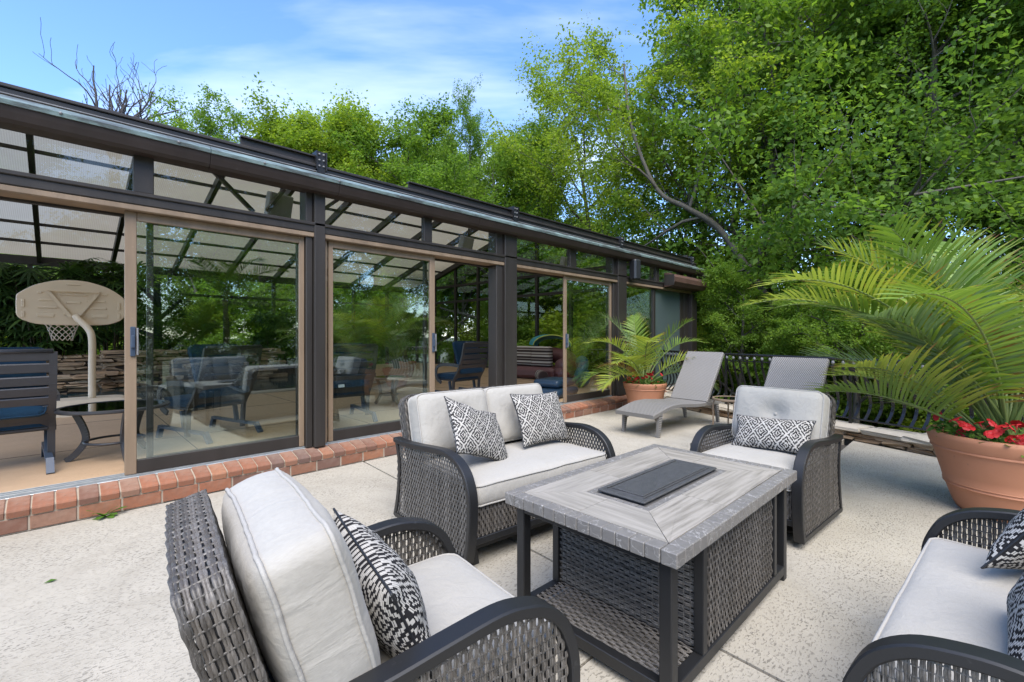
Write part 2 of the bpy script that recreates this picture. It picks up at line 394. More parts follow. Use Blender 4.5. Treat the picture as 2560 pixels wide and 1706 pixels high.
    leaf('leaf_bed', ((0.04, 0.10, 0.015), (0.08, 0.17, 0.025), (0.14, 0.24, 0.04)), 0.35)
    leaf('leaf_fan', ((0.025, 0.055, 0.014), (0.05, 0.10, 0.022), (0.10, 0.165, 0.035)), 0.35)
    # palm leaflets: green with yellowed and browned tips (UV.x runs to the tip)
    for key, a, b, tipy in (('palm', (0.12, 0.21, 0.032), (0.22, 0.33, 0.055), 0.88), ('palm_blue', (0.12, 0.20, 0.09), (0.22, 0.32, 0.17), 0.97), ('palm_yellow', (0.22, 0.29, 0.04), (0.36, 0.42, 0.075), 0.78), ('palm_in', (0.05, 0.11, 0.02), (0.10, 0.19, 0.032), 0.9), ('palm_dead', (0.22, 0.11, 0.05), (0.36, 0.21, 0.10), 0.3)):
        g = N(key); isl = g.n('NewGeometry').outputs['Random Per Island']
        sp = g.n('SeparateXYZ'); g.link(g.n('UVMap').outputs[0], sp.inputs[0])
        cc = g.mix(isl, a, b)
        t = g.math('ADD', sp.outputs[0], g.math('MULTIPLY', g.math('SUBTRACT', isl, 0.5), 0.35))
        cc = g.mix(g.ramp(t, [(tipy - 0.2, 0.0), (tipy + 0.1, 0.7)]), cc, (0.36, 0.33, 0.05))
        cc = g.mix(g.ramp(t, [(tipy + 0.1, 0.0), (tipy + 0.2, 1.0)]), cc, (0.27, 0.14, 0.06))
        b2 = g.bsdf(cc, 0.38, 0, 0.5)
        tl = g.n('BsdfTranslucent'); g.link(g.mix(1.0, cc, (1.2, 1.25, 0.6), 'MULTIPLY'), tl.inputs['Color'])
        mx = g.n('MixShader'); mx.inputs[0].default_value = 0.35; g.link(b2, mx.inputs[1]); g.link(tl.outputs[0], mx.inputs[2])
        M[key] = g.fin(mx.outputs[0])
    mat_simple('petiole', (0.14, 0.19, 0.05), 0.5, 0, 0.35, 12)
    mat_simple('palm_trunk', (0.09, 0.07, 0.045), 0.9, 0, 0.5, 20, 0.8, 30)
    mat_simple('petal', (0.42, 0.008, 0.012), 0.6, 0, 0.35, 40); mat_simple('petal_pale', (0.62, 0.42, 0.40), 0.6)
build_materials()

# ------------------------------------------------------------------ mesh helpers
class MB:
    """collects shapes; build() links them as ONE mesh object"""
    def __init__(s): s.v = []; s.f = []; s.uv = None
    def add(s, vs, fs):
        b = len(s.v); s.v.extend([tuple(p) for p in vs]); s.f.extend([tuple(i + b for i in q) for q in fs]); return s
    def box(s, x0, x1, y0, y1, z0, z1, m=None):
        vs = [(x, y, z) for z in (z0, z1) for y in (y0, y1) for x in (x0, x1)]
        if m is not None: vs = [m @ Vector(p) for p in vs]
        return s.add(vs, [(0, 2, 3, 1), (4, 5, 7, 6), (0, 1, 5, 4), (2, 6, 7, 3), (0, 4, 6, 2), (1, 3, 7, 5)])
    def bevbox(s, x0, x1, y0, y1, z0, z1, b=0.004, m=None):
        vs = []
        for i in range(3):
            for sx in (0, 1):
                for sy in (0, 1):
                    for sz in (0, 1):
                        p = [(x1 if sx else x0), (y1 if sy else y0), (z1 if sz else z0)]
                        for k, sg in enumerate((sx, sy, sz)):
                            if k != i: p[k] += -b if sg else b
                        vs.append(tuple(p))
        def I(i, sx, sy, sz): return i * 8 + sx * 4 + sy * 2 + sz
        fs = []
        for i in range(3):
            j, k = (i + 1) % 3, (i + 2) % 3
            for sg in (0, 1):
                q = []
                for a, c in ((0, 0), (1, 0), (1, 1), (0, 1)):
                    t = [0, 0, 0]; t[i] = sg; t[j] = a; t[k] = c; q.append(I(i, *t))
                fs.append(tuple(q) if sg else tuple(reversed(q)))
        for i in range(3):
            j, k = (i + 1) % 3, (i + 2) % 3
            for sj in (0, 1):
                for sk in (0, 1):
                    t0 = [0, 0, 0]; t1 = [0, 0, 0]; t1[i] = 1
                    t0[j] = t1[j] = sj; t0[k] = t1[k] = sk
                    q = (I(j, *t0), I(j, *t1), I(k, *t1), I(k, *t0))
                    fs.append(q if sj == sk else tuple(reversed(q)))
        for sx in (0, 1):
            for sy in (0, 1):
                for sz in (0, 1):
                    q = (I(0, sx, sy, sz), I(1, sx, sy, sz), I(2, sx, sy, sz))
                    fs.append(q if (sx + sy + sz) % 2 else tuple(reversed(q)))
        if m is not None: vs = [m @ Vector(p) for p in vs]
        return s.add(vs, fs)
    def bar(s, p0, p1, wd, th, up=(0, 0, 1), b=0.0):
        p0, p1 = Vector(p0), Vector(p1); d = p1 - p0; L = d.length; d.normalize(); up = Vector(up)
        if abs(d.dot(up)) > 0.98: up = Vector((0, 1, 0))
        sd_ = d.cross(up).normalized(); up = sd_.cross(d).normalized()
        m = Matrix(((d.x, sd_.x, up.x, p0.x), (d.y, sd_.y, up.y, p0.y), (d.z, sd_.z, up.z, p0.z), (0, 0, 0, 1)))
        return s.bevbox(0, L, -wd / 2, wd / 2, -th / 2, th / 2, b, m) if b else s.box(0, L, -wd / 2, wd / 2, -th / 2, th / 2, m)
    def tube(s, pts, rad, n=8, closed=False, cap=True):
        pts = [Vector(p) for p in pts]; k = len(pts); b0 = len(s.v)
        if not hasattr(rad, '__len__'): rad = [rad] * k
        prev = None
        for i, p in enumerate(pts):
            if closed: t = pts[(i + 1) % k] - pts[i - 1]
            else: t = pts[min(i + 1, k - 1)] - pts[max(i - 1, 0)]
            if t.length < 1e-9: t = Vector((0, 0, 1))
            t.normalize()
            if prev is None: u = t.orthogonal().normalized()
            else:
                u = prev - t * prev.dot(t)
                u = u.normalized() if u.length > 1e-6 else t.orthogonal().normalized()
            prev = u; wv = t.cross(u)
            for j in range(n):
                a = 2 * PI * j / n; s.v.append(tuple(p + (u * math.cos(a) + wv * math.sin(a)) * rad[i]))
        for i in range(k if closed else k - 1):
            i2 = (i + 1) % k
            for j in range(n):
                s.f.append((b0 + i * n + j, b0 + i * n + (j + 1) % n, b0 + i2 * n + (j + 1) % n, b0 + i2 * n + j))
        if cap and not closed:
            s.f.append(tuple(b0 + j for j in reversed(range(n)))); s.f.append(tuple(b0 + (k - 1) * n + j for j in range(n)))
        return s
    def lathe(s, prof, n=32, close=False):
        b0 = len(s.v)
        for r, z in prof:
            for j in range(n): a = 2 * PI * j / n; s.v.append((r * math.cos(a), r * math.sin(a), z))
        for i in range(len(prof) - 1):
            for j in range(n): s.f.append((b0 + i * n + j, b0 + i * n + (j + 1) % n, b0 + (i + 1) * n + (j + 1) % n, b0 + (i + 1) * n + j))
        if close:
            s.f.append(tuple(b0 + j for j in reversed(range(n)))); s.f.append(tuple(b0 + (len(prof) - 1) * n + j for j in range(n)))
        return s
    def prism(s, poly, z0, z1):
        k = len(poly)
        vs = [(x, y, z0) for x, y in poly] + [(x, y, z1) for x, y in poly]
        fs = [tuple(reversed(range(k))), tuple(range(k, 2 * k))] + [(i, (i + 1) % k, k + (i + 1) % k, k + i) for i in range(k)]
        return s.add(vs, fs)
    def mesh(s, name):
        m = bpy.data.meshes.new(name); m.from_pydata(s.v, [], s.f)
        if s.uv is not None:
            l = m.uv_layers.new(name='UVMap'); vi = np.empty(len(m.loops), np.int32); m.loops.foreach_get('vertex_index', vi)
            l.data.foreach_set('uv', np.asarray(s.uv, np.float32)[vi].ravel())
        m.update(); return m
    def build(s, name, mat, parent=None, smooth=False, angle=None):
        return link(name, s.mesh(name), mat, parent, smooth, angle)

def link(name, me, mat, parent=None, smooth=False, angle=None):
    if not me.materials: me.materials.append(M[mat] if isinstance(mat, str) else mat)
    if smooth:
        me.polygons.foreach_set('use_smooth', [True] * len(me.polygons))
        if angle: me.set_sharp_from_angle(angle=R(angle))
    o = bpy.data.objects.new(name, me); COL.objects.link(o)
    if parent: o.parent = parent
    return o

def np_mesh(name, V, F, uv=None):
    """V (n,3) floats, F (m,k) ints of constant k, uv (n,2)"""
    V = np.ascontiguousarray(V, np.float32); F = np.ascontiguousarray(F, np.int32)
    me = bpy.data.meshes.new(name); me.vertices.add(len(V)); me.vertices.foreach_set('co', V.ravel())
    k = F.shape[1]; me.loops.add(F.size); me.loops.foreach_set('vertex_index', F.ravel())
    me.polygons.add(len(F)); me.polygons.foreach_set('loop_start', np.arange(0, F.size, k, dtype=np.int32))
    me.polygons.foreach_set('loop_total', np.full(len(F), k, np.int32))
    if uv is not None:
        l = me.uv_layers.new(name='UVMap'); l.data.foreach_set('uv', np.asarray(uv, np.float32)[F.ravel()].ravel())
    me.update(calc_edges=True); me.validate(); return me

def thing(name, label, cat, loc=(0, 0, 0), rz=0.0, group=None):
    o = bpy.data.objects.new(name, None); o.empty_display_size = 0.1; COL.objects.link(o)
    o.location = loc; o.rotation_euler = (0, 0, rz); return tag(o, label, cat, group)
def tag(o, label=None, cat=None, group=None, kind=None):
    if label: o['label'] = label
    if cat: o['category'] = cat
    if group: o['group'] = group
    if kind: o['kind'] = kind
    return o
def copy_tree(o, parent=None):
    c = o.copy(); COL.objects.link(c); c.parent = parent
    for ch in list(o.children): copy_tree(ch, c)
    return c
def inst(name, me, parent, loc=(0, 0, 0), rot=(0, 0, 0), scale=None):
    o = bpy.data.objects.new(name, me); COL.objects.link(o); o.parent = parent; o.location = loc; o.rotation_euler = rot
    if scale: o.scale = scale
    return o
def catmull(P, n=8):
    P = [Vector(p) for p in P]; out_ = []
    for i in range(len(P) - 1):
        a = P[max(i - 1, 0)]; b = P[i]; c = P[i + 1]; d = P[min(i + 2, len(P) - 1)]
        for k in range(n):
            t = k / n
            out_.append(0.5 * ((2 * b) + (c - a) * t + (2 * a - 5 * b + 4 * c - d) * t * t + (3 * b - a - 3 * c + d) * t ** 3))
    out_.append(P[-1]); return out_
def arc_sample(P, step):
    """resample polyline at even spacing; returns points and tangents"""
    P = [Vector(p) for p in P]; res = []; acc = 0.0; nxt = 0.0
    for i in range(len(P) - 1):
        d = P[i + 1] - P[i]; L = d.length
        while nxt <= acc + L: res.append((P[i] + d * ((nxt - acc) / L), d.normalized())); nxt += step
        acc += L
    return res

def bevel_mesh(me, w, seg=1):
    import bmesh
    bm = bmesh.new(); bm.from_mesh(me)
    bmesh.ops.bevel(bm, geom=bm.edges[:], offset=w, segments=seg, affect='EDGES', profile=0.5); bm.to_mesh(me); bm.free(); return me
def rough_box(sx, sy, sz, seed, amp=0.12, b=0.25):
    """an uneven stone about its centre"""
    rng = random.Random(seed); q = MB().bevbox(-sx / 2, sx / 2, -sy / 2, sy / 2, -sz / 2, sz / 2, b * min(sx, sy, sz))
    q.v = [(x + rng.uniform(-1, 1) * amp * min(sx, .3) * .4, y + rng.uniform(-1, 1) * amp * min(sy, .3) * .4, z + rng.uniform(-1, 1) * amp * sz * .5) for x, y, z in q.v]
    return q

# ------------------------------------------------------------------ weave
def weave(P, us, v0, v1, pv, wd, amp=0.0036, crown=0.0014, rods=True, rod_w=0.005):
    """strands along v over and under cross rods. P(u,v)->(pos,normal,udir) on arrays; v0/v1 give each strand's span"""
    V = []; F = []; base = 0
    for i, u in enumerate(us):
        a, b = v0(u), v1(u)
        if b - a < pv * 0.6: continue
        n = max(2, int((b - a) / (pv / 2)) + 1); v = np.linspace(a, b, n)
        jit = math.sin(i * 12.9898) * 0.0009 + 0.0006 * np.sin(np.linspace(0, 9 + i % 5, n) + i * 1.7)
        pos, nr, ud = P(np.full(n, u + jit), v)
        ph = amp * np.cos(PI * v / pv + PI * (i % 2)); lift = ph[:, None] * nr
        wv = (wd / 2) * (0.99 + 0.07 * math.sin(i * 78.233)) * (0.86 + 0.14 * np.cos(2 * PI * v / pv * 0.5 + PI * (i % 2)))[:, None]
        for h_ in (-.5, .5):          # each strand is a pair of thin cords
            pc = pos + ud * wv * h_ * (1.0 + .05 * math.sin(i * 3.1)); wh = wv * .5
            c0 = pc + lift - ud * wh - nr * crown; c1 = pc + lift + nr * crown; c2 = pc + lift + ud * wh - nr * crown
            V.append(np.stack([c0, c1, c2], 1).reshape(-1, 3))
            k = np.arange(n - 1) * 3 + base
            F.append(np.stack([k, k + 1, k + 4, k + 3], 1)); F.append(np.stack([k + 1, k + 2, k + 5, k + 4], 1)); base += n * 3
    SV, SF = np.concatenate(V), np.concatenate(F)
    RV = []; RF = []; base = 0
    if rods:
        lo = min(v0(u) for u in us); hi = max(v1(u) for u in us)
        vv = np.arange(math.ceil(lo / pv + 0.5) * pv - pv / 2, hi, pv)
        ua = np.asarray(us)
        for v in vv:
            ok = np.array([v0(u) + 0.002 < v < v1(u) - 0.002 for u in us])
            if ok.sum() < 2: continue
            uu = ua[ok]; uu = np.linspace(uu.min(), uu.max(), max(2, min(24, len(uu))))
            pos, nr, ud = P(uu, np.full(len(uu), v)); pos2, _, _ = P(uu, np.full(len(uu), v + 1e-3))
            vd = pos2 - pos; vd /= np.linalg.norm(vd, axis=1)[:, None]
            c0 = pos - vd * rod_w / 2 - nr * 0.002; c1 = pos + nr * 0.0016; c2 = pos + vd * rod_w / 2 - nr * 0.002
            RV.append(np.stack([c0, c1, c2], 1).reshape(-1, 3)); k = np.arange(len(uu) - 1) * 3 + base
            RF.append(np.stack([k, k + 1, k + 4, k + 3], 1)); RF.append(np.stack([k + 1, k + 2, k + 5, k + 4], 1)); base += len(uu) * 3
    return SV, SF, (np.concatenate(RV) if RV else None), (np.concatenate(RF) if RF else None)
def plane_map(O, U, V):
    O, U, V = (np.array(x, float) for x in (O, U, V)); Nn = np.cross(U, V)
    def P(u, v):
        return O + u[:, None] * U + v[:, None] * V, np.broadcast_to(Nn, (len(u), 3)), np.broadcast_to(U, (len(u), 3))
    return P
def weave_obj(name, P, us, v0, v1, pv, wd, parent, **kw):
    SV, SF, RV, RF = weave(P, us, v0, v1, pv, wd, **kw)
    o = link(name, np_mesh(name, SV, SF), 'wicker', parent, True); o['kind'] = 'stuff'
    if RV is not None: r = link('cross_weave', np_mesh('cross_weave', RV, RF), 'wicker_rod', o, True); r['kind'] = 'stuff'
    return o
def rect_weave(name, O, U, V, wu, hv, parent, pu=0.0145, pv=0.026, **kw):
    n = max(2, int(round(wu / pu))); us = [(i + 0.5) * wu / n for i in range(n)]
    return weave_obj(name, plane_map(O, U, V), us, lambda u: 0.0, lambda u: hv, pv, wu / n * 0.98, parent, **kw)

# ------------------------------------------------------------------ soft goods
def cushion_mesh(w, d, t, puff=0.03, edge=0.028, dimples=(), seed=0, n=26, wrinkle=0.004):
    """boxed cushion lying in XY, top up; returns MB and the seam loops (top and bottom)"""
    mb = MB(); hw, hd, ht = w / 2, d / 2, t / 2
    def surf(u, v, sg):
        x, y = u * hw, v * hd
        e = (1 - abs(u) ** 5) * (1 - abs(v) ** 5)
        z = ht + puff * (max(e, 0) ** 0.6)
        for dx, dy, dr, dd in dimples:
            if sg > 0: z -= dd * math.exp(-((x - dx) ** 2 + (y - dy) ** 2) / (2 * dr * dr))
        z += wrinkle * noise.noise(Vector((x * 7 + seed, y * 7, sg * 3))) + 0.4 * wrinkle * noise.noise(Vector((x * 26, y * 9 + seed, 5)))
        return Vector((x, y, sg * z))
    N1 = n
    def sq(u): return math.copysign(abs(u) ** 0.82, u)
    def corner(p):  # round the plan corners
        r = 0.045; x, y, z = p; ax, ay = abs(x), abs(y)
        qx, qy = ax - (hw - r), ay - (hd - r)
        if qx > 0 and qy > 0:
            l = max(qx, qy); k = l / math.hypot(qx, qy); ax = hw - r + qx * k; ay = hd - r + qy * k
        return Vector((math.copysign(ax, x), math.copysign(ay, y), z))
    idx = {}
    for sg in (1, -1):
        for j in range(N1 + 1):
            for i in range(N1 + 1):
                u, v = sq(i / N1 * 2 - 1), sq(j / N1 * 2 - 1); p = surf(u, v, sg)
                idx[sg, i, j] = len(mb.v); mb.v.append(tuple(corner(p)))
        for j in range(N1):
            for i in range(N1):
                q = (idx[sg, i, j], idx[sg, i + 1, j], idx[sg, i + 1, j + 1], idx[sg, i, j + 1])
                mb.f.append(q if sg > 0 else q[::-1])
    ring = [(i, 0) for i in range(N1)] + [(N1, j) for j in range(N1)] + [(i, N1) for i in range(N1, 0, -1)] + [(0, j) for j in range(N1, 0, -1)]
    K = len(ring); S = 5; rows = [[idx[-1, a, b] for a, b in ring]]
    for s_ in range(1, S):
        t_ = s_ / S; row = []
        for a, b in ring:
            p0 = Vector(mb.v[idx[-1, a, b]]); p1 = Vector(mb.v[idx[1, a, b]]); p = p0.lerp(p1, t_)
            bul = edge * math.sin(PI * t_) * (0.75 + 0.5 * noise.noise(Vector((p.x * 5 + seed, p.y * 5, 1))))
            nn = Vector((p.x / hw if abs(p.x) > hw - 0.05 else 0, p.y / hd if abs(p.y) > hd - 0.05 else 0, 0))
            if nn.length > 0: p += nn.normalized() * bul
            row.append(len(mb.v)); mb.v.append(tuple(p))
        rows.append(row)
    rows.append([idx[1, a, b] for a, b in ring])
    for r0, r1 in zip(rows, rows[1:]):
        for k in range(K): mb.f.append((r0[k], r0[(k + 1) % K], r1[(k + 1) % K], r1[k]))
    top = [Vector(mb.v[i]) for i in rows[-1]]; bot = [Vector(mb.v[i]) for i in rows[0]]
    return mb, top, bot
def make_cushion(name, parent, w, d, t, loc, rot, dimples=(), seed=0, puff=0.03, edge=0.02, pipe='piping', n=26, wrinkle=0.004, button=False, mat='fabric'):
    mb, top, bot = cushion_mesh(w, d, t, puff, edge, dimples, seed, n, wrinkle)
    c = mb.build(name, mat, parent, True); c.location = loc; c.rotation_euler = rot
    def grow(L): return [p + Vector((p.x, p.y, 0)).normalized() * 0.002 for p in L]
    MB().tube(grow(top), 0.0055, 6, True).build('piping', pipe, c, True); MB().tube(grow(bot), 0.0055, 6, True).build('piping', pipe, c, True)
    if button:
        for dx, dy, dr, dd in dimples:
            bt = MB().lathe([(0.0, 0.006), (0.008, 0.005), (0.013, 0.001), (0.0135, -0.003), (0.0, -0.004)], 12).build('button', mat, c, True)
            bt.location = (dx, dy, t / 2 + puff - dd + 0.006)
    return c
def pillow_mesh(w, h_, t, seed=0, n=26, slump=0.0, chop=0.0):
    V = []; UV = []; F = []
    def P(u, v, sg):
        cu, cv = 1 - abs(u) ** 2.2, 1 - abs(v) ** 2.2
        z = sg * t / 2 * max(cu, 0) ** 0.55 * max(cv, 0) ** 0.55
        x = u * w / 2 * (1 - 0.085 * (1 - v * v) * abs(u) ** 3); y = v * h_ / 2 * (1 - 0.085 * (1 - u * u) * abs(v) ** 3)
        z += 0.010 * noise.noise(Vector((u * 2.3 + seed, v * 2.3, sg))) * (1 if cu * cv > 0.02 else 0)
        y -= chop * math.exp(-(u / 0.28) ** 2) * max(v, 0) ** 2
        z += slump * (v * v - 0.3) * h_
        return (x, y, z)
    idx = {}
    for sg in (1, -1):
        for j in range(n + 1):
            for i in range(n + 1):
                u, v = math.sin((i / n - .5) * PI), math.sin((j / n - .5) * PI)
                border = i in (0, n) or j in (0, n)
                if sg < 0 and border: idx[sg, i, j] = idx[1, i, j]; continue
                idx[sg, i, j] = len(V); V.append(P(u, v, sg)); UV.append((u * w / 2 + 0.5, v * h_ / 2 + 0.5))
        for j in range(n):
            for i in range(n):
                q = (idx[sg, i, j], idx[sg, i + 1, j], idx[sg, i + 1, j + 1], idx[sg, i, j + 1]); F.append(q if sg > 0 else q[::-1])
    ring = [(i, 0) for i in range(n)] + [(n, j) for j in range(n)] + [(i, n) for i in range(n, 0, -1)] + [(0, j) for j in range(n, 0, -1)]
    return np_mesh('throw_pillow', np.array(V), np.array(F), np.array(UV)), [V[idx[1, a, b]] for a, b in ring]
def make_pillow(label, w, h_, t, M4, seed=0, group=None, slump=0.0, chop=0.0, cat='pillow'):
    me, ring = pillow_mesh(w, h_, t, seed, 26, slump, chop)
    o = link('throw_pillow', me, 'pillow_print', None, True); o.matrix_world = M4
    tag(o, label, cat, group)
    MB().tube(ring, 0.004, 5, True).build('seam', 'black_plastic', o, True)
    return o

# ================================================================== the setting
FZ = 0.19                                   # pool house floor level
# woodland ground: one sheet to the horizon, falling away beyond the deck
def terrain():
    g1 = np.unique(np.concatenate([np.linspace(-900, -40, 12), np.linspace(-40, 60, 81), np.linspace(60, 900, 12)]))
    nx = len(g1); V = np.zeros((nx * nx, 3)); k = 0
    for y in g1:
        for x in g1:
            d = max(x - 9.3, -y - 7 if x < 9 else 0, y - 18, -4 - x, 0) if not (x < 9.3 and y < 18 and y > -7 and x > -4) else 0
            dx = max(x - 8.0, 0)
            z = -0.35 - 0.28 * min(d, 9) - 0.02 * min(max(d - 9, 0), 60)
            z += 0.25 * noise.noise(Vector((x * 0.21, y * 0.21, 0))) * (1 if d > 0.5 else 0)
            if d == 0: z = -0.35
            V[k] = (x, y, z); k += 1
    i, j = np.meshgrid(np.arange(nx - 1), np.arange(nx - 1)); a = (j * nx + i).ravel()
    o = link('ground', np_mesh('ground', V, np.stack([a, a + 1, a + nx + 1, a + nx], 1)), 'ground', None, True)
    tag(o, kind='structure')
terrain()

# deck: cast slabs with open joints; the far edge follows the curved stone kerb
EDGE = catmull([(8.75, 4.62, 0), (8.15, 3.7, 0), (7.78, 2.85, 0), (7.52, 2.0, 0), (7.28, 1.17, 0), (7.08, 0.68, 0), (6.92, 0.27, 0), (6.72, -0.35, 0), (6.5, -1.1, 0), (6.38, -2.2, 0), (6.35, -5.5, 0)], 6)
patio = MB().prism([(-4, -6), (6.3, -6), (6.2, -1.2), (6.6, .3), (7.1, 1.6), (7.8, 3.4), (8.4, 4.58), (-4, 4.58)], -0.3, -0.012).build('patio', 'joint')
tag(patio, kind='structure')
def jx(y): return 2.015 + 0.072 * (y - 0.7) + (0.02 if y > 3 else 0)
jg = 0.009
def slab(poly):
    me = MB().prism(poly, -0.1, 0.0).mesh('slab'); return link('slab', me, 'concrete', patio)
E1 = [(p.x, p.y) for p in EDGE if p.y > 1.12 + jg]; E2 = [(p.x, p.y) for p in EDGE if p.y < 1.12 - jg]
slab([(-4, 1.13), (jx(1.13) - jg, 1.13), (jx(4.58) - jg, 4.58), (-4, 4.58)])
slab([(jx(1.13) + jg, 1.13)] + [(x - .02, y) for x, y in reversed(E1)] + [(jx(4.58) + jg, 4.58)])
slab([(-4, -6), (jx(-6) - jg, -6), (jx(1.118) - jg, 1.118), (-4, 1.118)])
slab([(jx(-6) + jg, -6), (6.3, -6)] + [(x - .02, y) for x, y in reversed(E2)] + [(jx(1.118) + jg, 1.118)])

# ---- stone kerb along the deck edge, each cap stone and each course stone by itself
kerb = thing('stone_kerb', 'low curved kerb of pale flat stones along the edge of the deck', 'kerb', (0, 0, 0))
core = [(p.x + 0.12, p.y) for p in EDGE] + [(p.x + 0.36, p.y) for p in reversed(EDGE)]
MB().prism(core, -0.3, 0.10).build('core', 'mortar', kerb)
rng = random.Random(4)
def stones_along(path, off, z0, h_, depth, lmin, lmax, mat, name, jut):
    pts = arc_sample(path, 0.02); s_ = 0.0; tot = (len(pts) - 1) * 0.02
    while s_ < tot - 0.1:
        L = rng.uniform(lmin, lmax); k = min(int((s_ + L / 2) / 0.02), len(pts) - 1); p, t = pts[k]
        nrm = Vector((-t.y, t.x, 0)); dj = depth + rng.uniform(-jut, jut)
        hh = h_ * rng.uniform(0.85, 1.12)
        me = rough_box(L - 0.012, dj, hh, rng.random() * 999, 0.22, 0.22).mesh(name); me.materials.append(M[mat])
        o = inst(name, me, kerb, p + nrm * (off + dj / 2 - depth / 2) + Vector((0, 0, z0 + hh / 2)), (rng.uniform(-.02, .02), rng.uniform(-.02, .02), math.atan2(t.y, t.x)))
        s_ += L
EP = [p for p in EDGE if p.y > -3]
stones_along(EP, 0.16, 0.0, 0.052, 0.30, 0.22, 0.5, 'stone', 'course_stone', 0.03)
stones_along(EP, 0.16, 0.05, 0.05, 0.28, 0.2, 0.45, 'stone', 'course_stone', 0.03)
stones_along(EP, 0.19, 0.10, 0.065, 0.42, 0.28, 0.55, 'cap_stone', 'cap_stone', 0.04)

# ---- wrought iron belly railing
rail = thing('iron_railing', 'black wrought iron railing with bowed balusters on the stone kerb', 'railing', (0, 0, 0))
RP = [Vector((p.x + 0.30, p.y, 0)) for p in EDGE if p.y > -3.2]
MB().tube([p + Vector((0, 0, 1.03)) for p in RP], 0.019, 8).build('top_rail', 'iron', rail, True)
MB().tube([p + Vector((0, 0, 0.235)) for p in RP], 0.012, 6).build('bottom_rail', 'iron', rail, True)
MB().tube([p + Vector((0, 0, 0.925)) for p in RP], 0.010, 6).build('upper_rail', 'iron', rail, True)
prof = catmull([(0.0, 0, 1.025), (0.0, 0, 0.86), (0.05, 0, 0.72), (0.115, 0, 0.55), (0.135, 0, 0.44), (0.10, 0, 0.34), (0.03, 0, 0.26), (0.0, 0, 0.235)], 3)
bm_ = MB()
for sx, sy in ((0.017, 0.006),):
    vs = []
    for i, p in enumerate(prof):
        t = (prof[min(i + 1, len(prof) - 1)] - prof[max(i - 1, 0)]).normalized(); nr = Vector((t.z, 0, -t.x))
        for a, b in ((-1, -1), (1, -1), (1, 1), (-1, 1)): vs.append(tuple(p + Vector((0, a * sx, 0)) + nr * b * sy))
    fs = []
    for i in range(len(prof) - 1):
        for j in range(4): fs.append((i * 4 + j, i * 4 + (j + 1) % 4, i * 4 + 4 + (j + 1) % 4, i * 4 + 4 + j))
    bm_.add(vs, fs)
bal_me = bm_.mesh('baluster'); bal_me.materials.append(M['iron'])
ring_me = MB().lathe([(0.0, -0.03), (0.016, -0.022), (0.024, 0.0), (0.016, 0.022), (0.0, 0.03)], 8).mesh('collar'); ring_me.materials.append(M['steel_grey'])
ring_me.polygons.foreach_set('use_smooth', [True] * len(ring_me.polygons))
for p, t in arc_sample(RP, 0.128):
    a = math.atan2(t.y, t.x) + PI / 2
    b = inst('baluster', bal_me, rail, p, (0, 0, a)); inst('collar', ring_me, b, (0.0, 0, 0.975))
for p, t in arc_sample(RP, 1.9):
    MB().bar(p + Vector((0.0, 0, 0.15)), p + Vector((0.0, 0, 1.03)), 0.035, 0.035).build('post', 'iron', rail)

# ================================================================== pool house
PH = thing('pool_house', 'long glazed pool house with bronze frames, copper gutter and sliding glass doors', 'building', (0, 0, 0))
XL, XR = -3.4, 11.0
YB, RIDGE = 16.9, (10.8, 4.95)
EAVE = (4.74, 3.03); BEAVE = (16.9, 3.38)
def bx(name, x0, x1, y0, y1, z0, z1, mat, parent=PH, b=0.006):
    return MB().bevbox(x0, x1, y0, y1, z0, z1, b).build(name, mat, parent)
# brick plinth
pl = MB()
for x0, x1 in ((XL, XR),):
    pr = [(4.594, 0.0), (4.594, 0.150), (4.602, 0.160), (4.755, 0.197), (4.755, 0.0)]
    k = len(pr); pl.add([(x0, y, z) for y, z in pr] + [(x1, y, z) for y, z in pr], [tuple(range(k)), tuple(reversed(range(k, 2 * k)))] + [(i, k + i, k + (i + 1) % k, (i + 1) % k) for i in range(k)])
plinth = pl.build('brick_plinth', 'mortar', PH)
rng = random.Random(11)
def row_mesh(wd):
    pr = [(0, 0.0), (-0.004, 0.040), (0.004, 0.052), (0.016, 0.058), (0.176, 0.097), (0.176, 0.0)]; k = len(pr); m = MB(); hw = wd / 2; e = 0.004
    for x, sc in ((-hw, e), (-hw + e, 0), (hw - e, 0), (hw, e)):
        cy_, cz_ = 0.09, 0.045
        for y, z in pr: m.v.append((x, y + (cy_ - y) / 0.1 * sc, z + (cz_ - z) / 0.05 * sc))
    for s_ in range(3):
        for i in range(k): m.f.append((s_ * k + i, s_ * k + k + i, s_ * k + k + (i + 1) % k, s_ * k + (i + 1) % k))
    m.f.append(tuple(range(k))); m.f.append(tuple(reversed(range(3 * k, 4 * k))))
    return m.mesh('brick')
rows_me = [row_mesh(0.108), row_mesh(0.106), row_mesh(0.11)]
low_me = [MB().bevbox(-L / 2, L / 2, 0, 0.15, 0, 0.094, 0.004).mesh('brick') for L in (0.234, 0.23, 0.236)]
for me in rows_me + low_me: me.materials.append(M['brick'])
x = -1.5
while x < 9.2:
    inst('brick', rng.choice(rows_me), plinth, (x, 4.583 + rng.uniform(-.003, .004), 0.109 + rng.uniform(-.002, .002)), (0, 0, rng.uniform(-.012, .012))); x += 0.1185
x = -1.5
while x < 9.2:
    inst('brick', rng.choice(low_me), plinth, (x, 4.589 + rng.uniform(-.004, .003), 0.006), (0, 0, rng.uniform(-.006, .006))); x += 0.246
